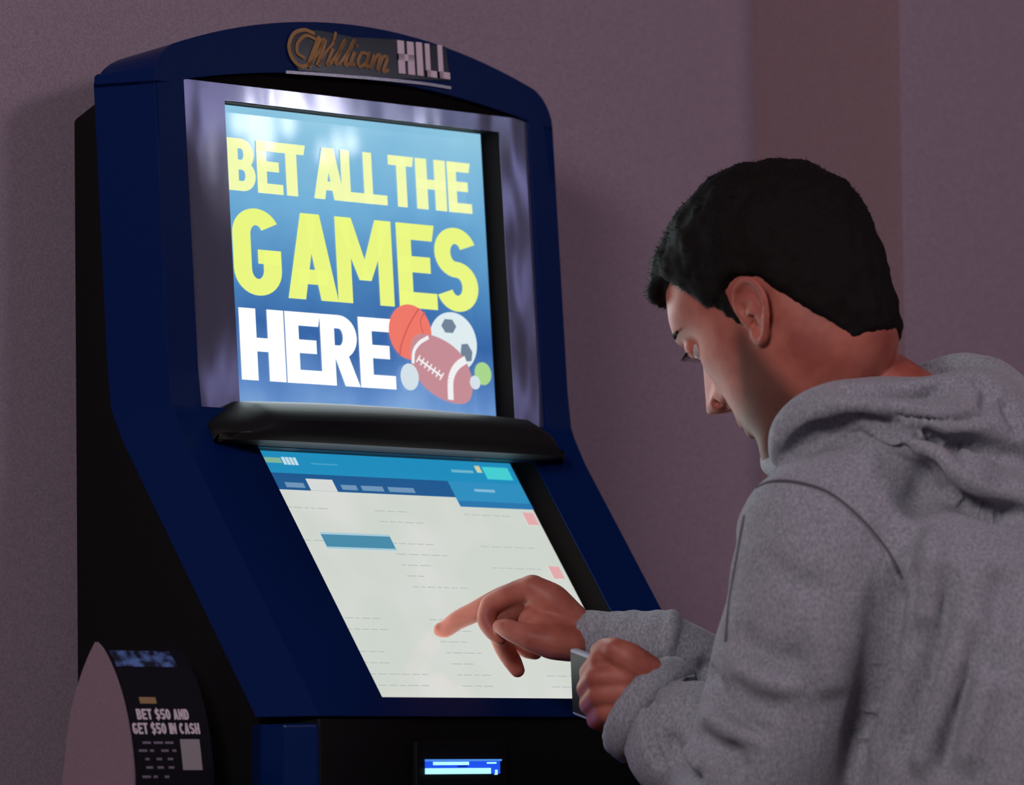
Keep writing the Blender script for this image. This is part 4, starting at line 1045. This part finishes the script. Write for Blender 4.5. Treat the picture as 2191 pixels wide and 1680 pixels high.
# long folds down the back
for ln_, w_, d_ in (([(2030,1200),(2010,1330),(1985,1430),(1950,1540),(1920,1650)], .012, .012), ([(2090,1330),(2060,1450),(2030,1560),(2005,1670)], .011, .010),
                    ([(1960,1200),(1955,1300),(1935,1400)], .010, .008), ([(2150,1200),(2135,1330),(2120,1480)], .014, .009), ([(2000,1120),(1985,1250),(1962,1350)], .014, -.008),
                    ([(2060,1350),(2025,1470),(1985,1590),(1965,1670)], .012, -.010), ([(2130,1420),(2095,1540),(2060,1660)], .012, -.008), ([(1900,1420),(1880,1530),(1850,1640)], .012, -.006)):
    cv(ln_, w_, d_*1.35)
# sleeve drapery
for ln_, w_, d_ in (([(1620,1180),(1680,1230),(1760,1260)], .012, .004), ([(1560,1340),(1640,1400),(1740,1420)], .014, .006), ([(1540,1450),(1600,1500),(1690,1520)], .013, .007),
                    ([(1500,1400),(1530,1470),(1590,1540),(1660,1580)], .010, .008), ([(1560,1420),(1640,1460),(1720,1480)], .010, -.005), ([(1480,1560),(1530,1600),(1600,1620)], .010, .009),
                    ([(1430,1560),(1450,1620),(1500,1680)], .009, .009), ([(1500,1520),(1560,1560),(1640,1590)], .009, -.006), ([(1470,1600),(1500,1650)], .008, -.006), ([(1550,1600),(1590,1660)], .009, .008),
                    ([(1400,1480),(1385,1530),(1390,1590),(1420,1650)], .006, .010), ([(1700,1290),(1760,1400),(1780,1500)], .02, -.005)):
    cv(ln_, w_*.9, d_*1.4)
m_seam = mat('seam_thread', srgb(104, 100, 108), .95, spec=.05)
def seam(line):
    P = [hit(bv, *pt_) for pt_ in crom(line, 44)]; P = [pt_ for pt_ in P if pt_ is not None]
    g = MB(); g.tube([pt_ - FV*.0002 for pt_ in P], [.0013]*len(P), 8); return g
hoodie = own(mobj('hoodie', cme, m_hoodie, None))
m_ = MB(); cuff(m_, CUF + fa*.010, fa, .0575, .025, 44, .84); own(m_.build('cuff', m_hoodie, None, True), hoodie)
m_ = MB(); cuff(m_, RC, ra, .0268, .036, 40, .95); own(m_.build('cuff', m_hoodie, None, True), hoodie)

for ln_ in ([(1608,1050),(1650,1030),(1710,1032),(1780,1057),(1850,1117),(1900,1180),(1920,1225)], [(1592,1105),(1577,1190),(1560,1290),(1552,1370)]):
    own(seam(ln_).build('seam', m_seam, None, True), hoodie)
# ---- jeans and shoes (below the frame)
m_jean = mat('blue_denim', srgb(40, 48, 66), .85); add_noise_color(m_jean, srgb(34, 42, 60), srgb(56, 64, 84), 60, 3)
jm = MB(); jm.loft([dring(c, a, b2) for c, a, b2 in (((.10,-.80,.80),.185,.13),((.10,-.80,.88),.18,.13),((.10,-.80,.95),.172,.125))])
for sx2 in (-1, 1):
    jm.tube(crom([(.10+.085*sx2,-.80,.86),(.10+.10*sx2,-.78,.66),(.10+.11*sx2,-.76,.46),(.10+.115*sx2,-.79,.25),(.10+.12*sx2,-.81,.07)], 16), list(np.interp(np.linspace(0,4,16), [0,1,2,3,4], [.10,.09,.074,.066,.06])), 20, False)
jme = remesh(jm, .008, 4, .5); own(mobj('jeans', jme, m_jean, None))
m_shoe = mat('black_leather', (.01, .01, .01, 1), .4)
for sx2 in (-1, 1):
    m_ = MB(); x0 = .10+.12*sx2; rg = []
    for y_, w_, h_ in ((-.895,.020,.05),(-.885,.034,.075),(-.84,.038,.10),(-.78,.040,.10),(-.72,.046,.075),(-.66,.050,.06),(-.62,.044,.052),(-.60,.022,.035)):
        rg.append([(x0+w_*math.cos(q), y_, max(.0, h_*.5+h_*.5*math.sin(q))) for q in np.linspace(0, 2*math.pi, 17)[:-1]])
    m_.loft(rg); own(m_.build('shoe', m_shoe, None, True))

# ---- phone in the left hand
m_phone = mat('phone_glass', (.012, .012, .016, 1), .4, spec=.15); m_edge = mat('pale_metal_edge', srgb(160, 160, 176), .5, metal=.1)
A = V(1219, 1388, 5.635); Bx = V(1330, 1430, 5.530) - A; Bx = Bx/np.linalg.norm(Bx)*.104
Dn = V(1224, 1522, 5.645) - A; Dn -= Bx*(Dn @ Bx)/(Bx @ Bx); Dn = Dn/np.linalg.norm(Dn)*.066
Nn = np.cross(Bx, Dn); Nn = Nn/np.linalg.norm(Nn)*.0085
if Nn @ FV < 0: Nn = -Nn
phone = empty('mobile_phone', tuple(A)); tag(phone, 'dark mobile phone with pale edge held in the left hand of the person', 'phone')
PM = Matrix.Translation(Vector(-A))
m_ = MB(); m_.hexa([A+Dn, A+Dn+Bx, A+Dn+Bx+Nn, A+Dn+Nn, A, A+Bx, A+Bx+Nn, A+Nn]); o = m_.build('phone_frame', m_edge); o.parent = phone; o.matrix_parent_inverse = PM; bevel(o, .002)
e1 = Bx*.02; e2 = Dn*.05
for sg, nm in ((-1, 'glass_front'), (1, 'glass_back')):
    o0 = A + (Nn if sg > 0 else 0) + Nn*.06*sg; m_ = MB(); q = [o0+e1+Dn-e2, o0-e1+Dn+Bx-e2, o0-e1+Bx+e2, o0+e1+e2]
    m_.hexa([*(p for p in q), *(p - Nn*.12*sg for p in q)]); o = m_.build(nm, m_phone); o.parent = phone; o.matrix_parent_inverse = PM
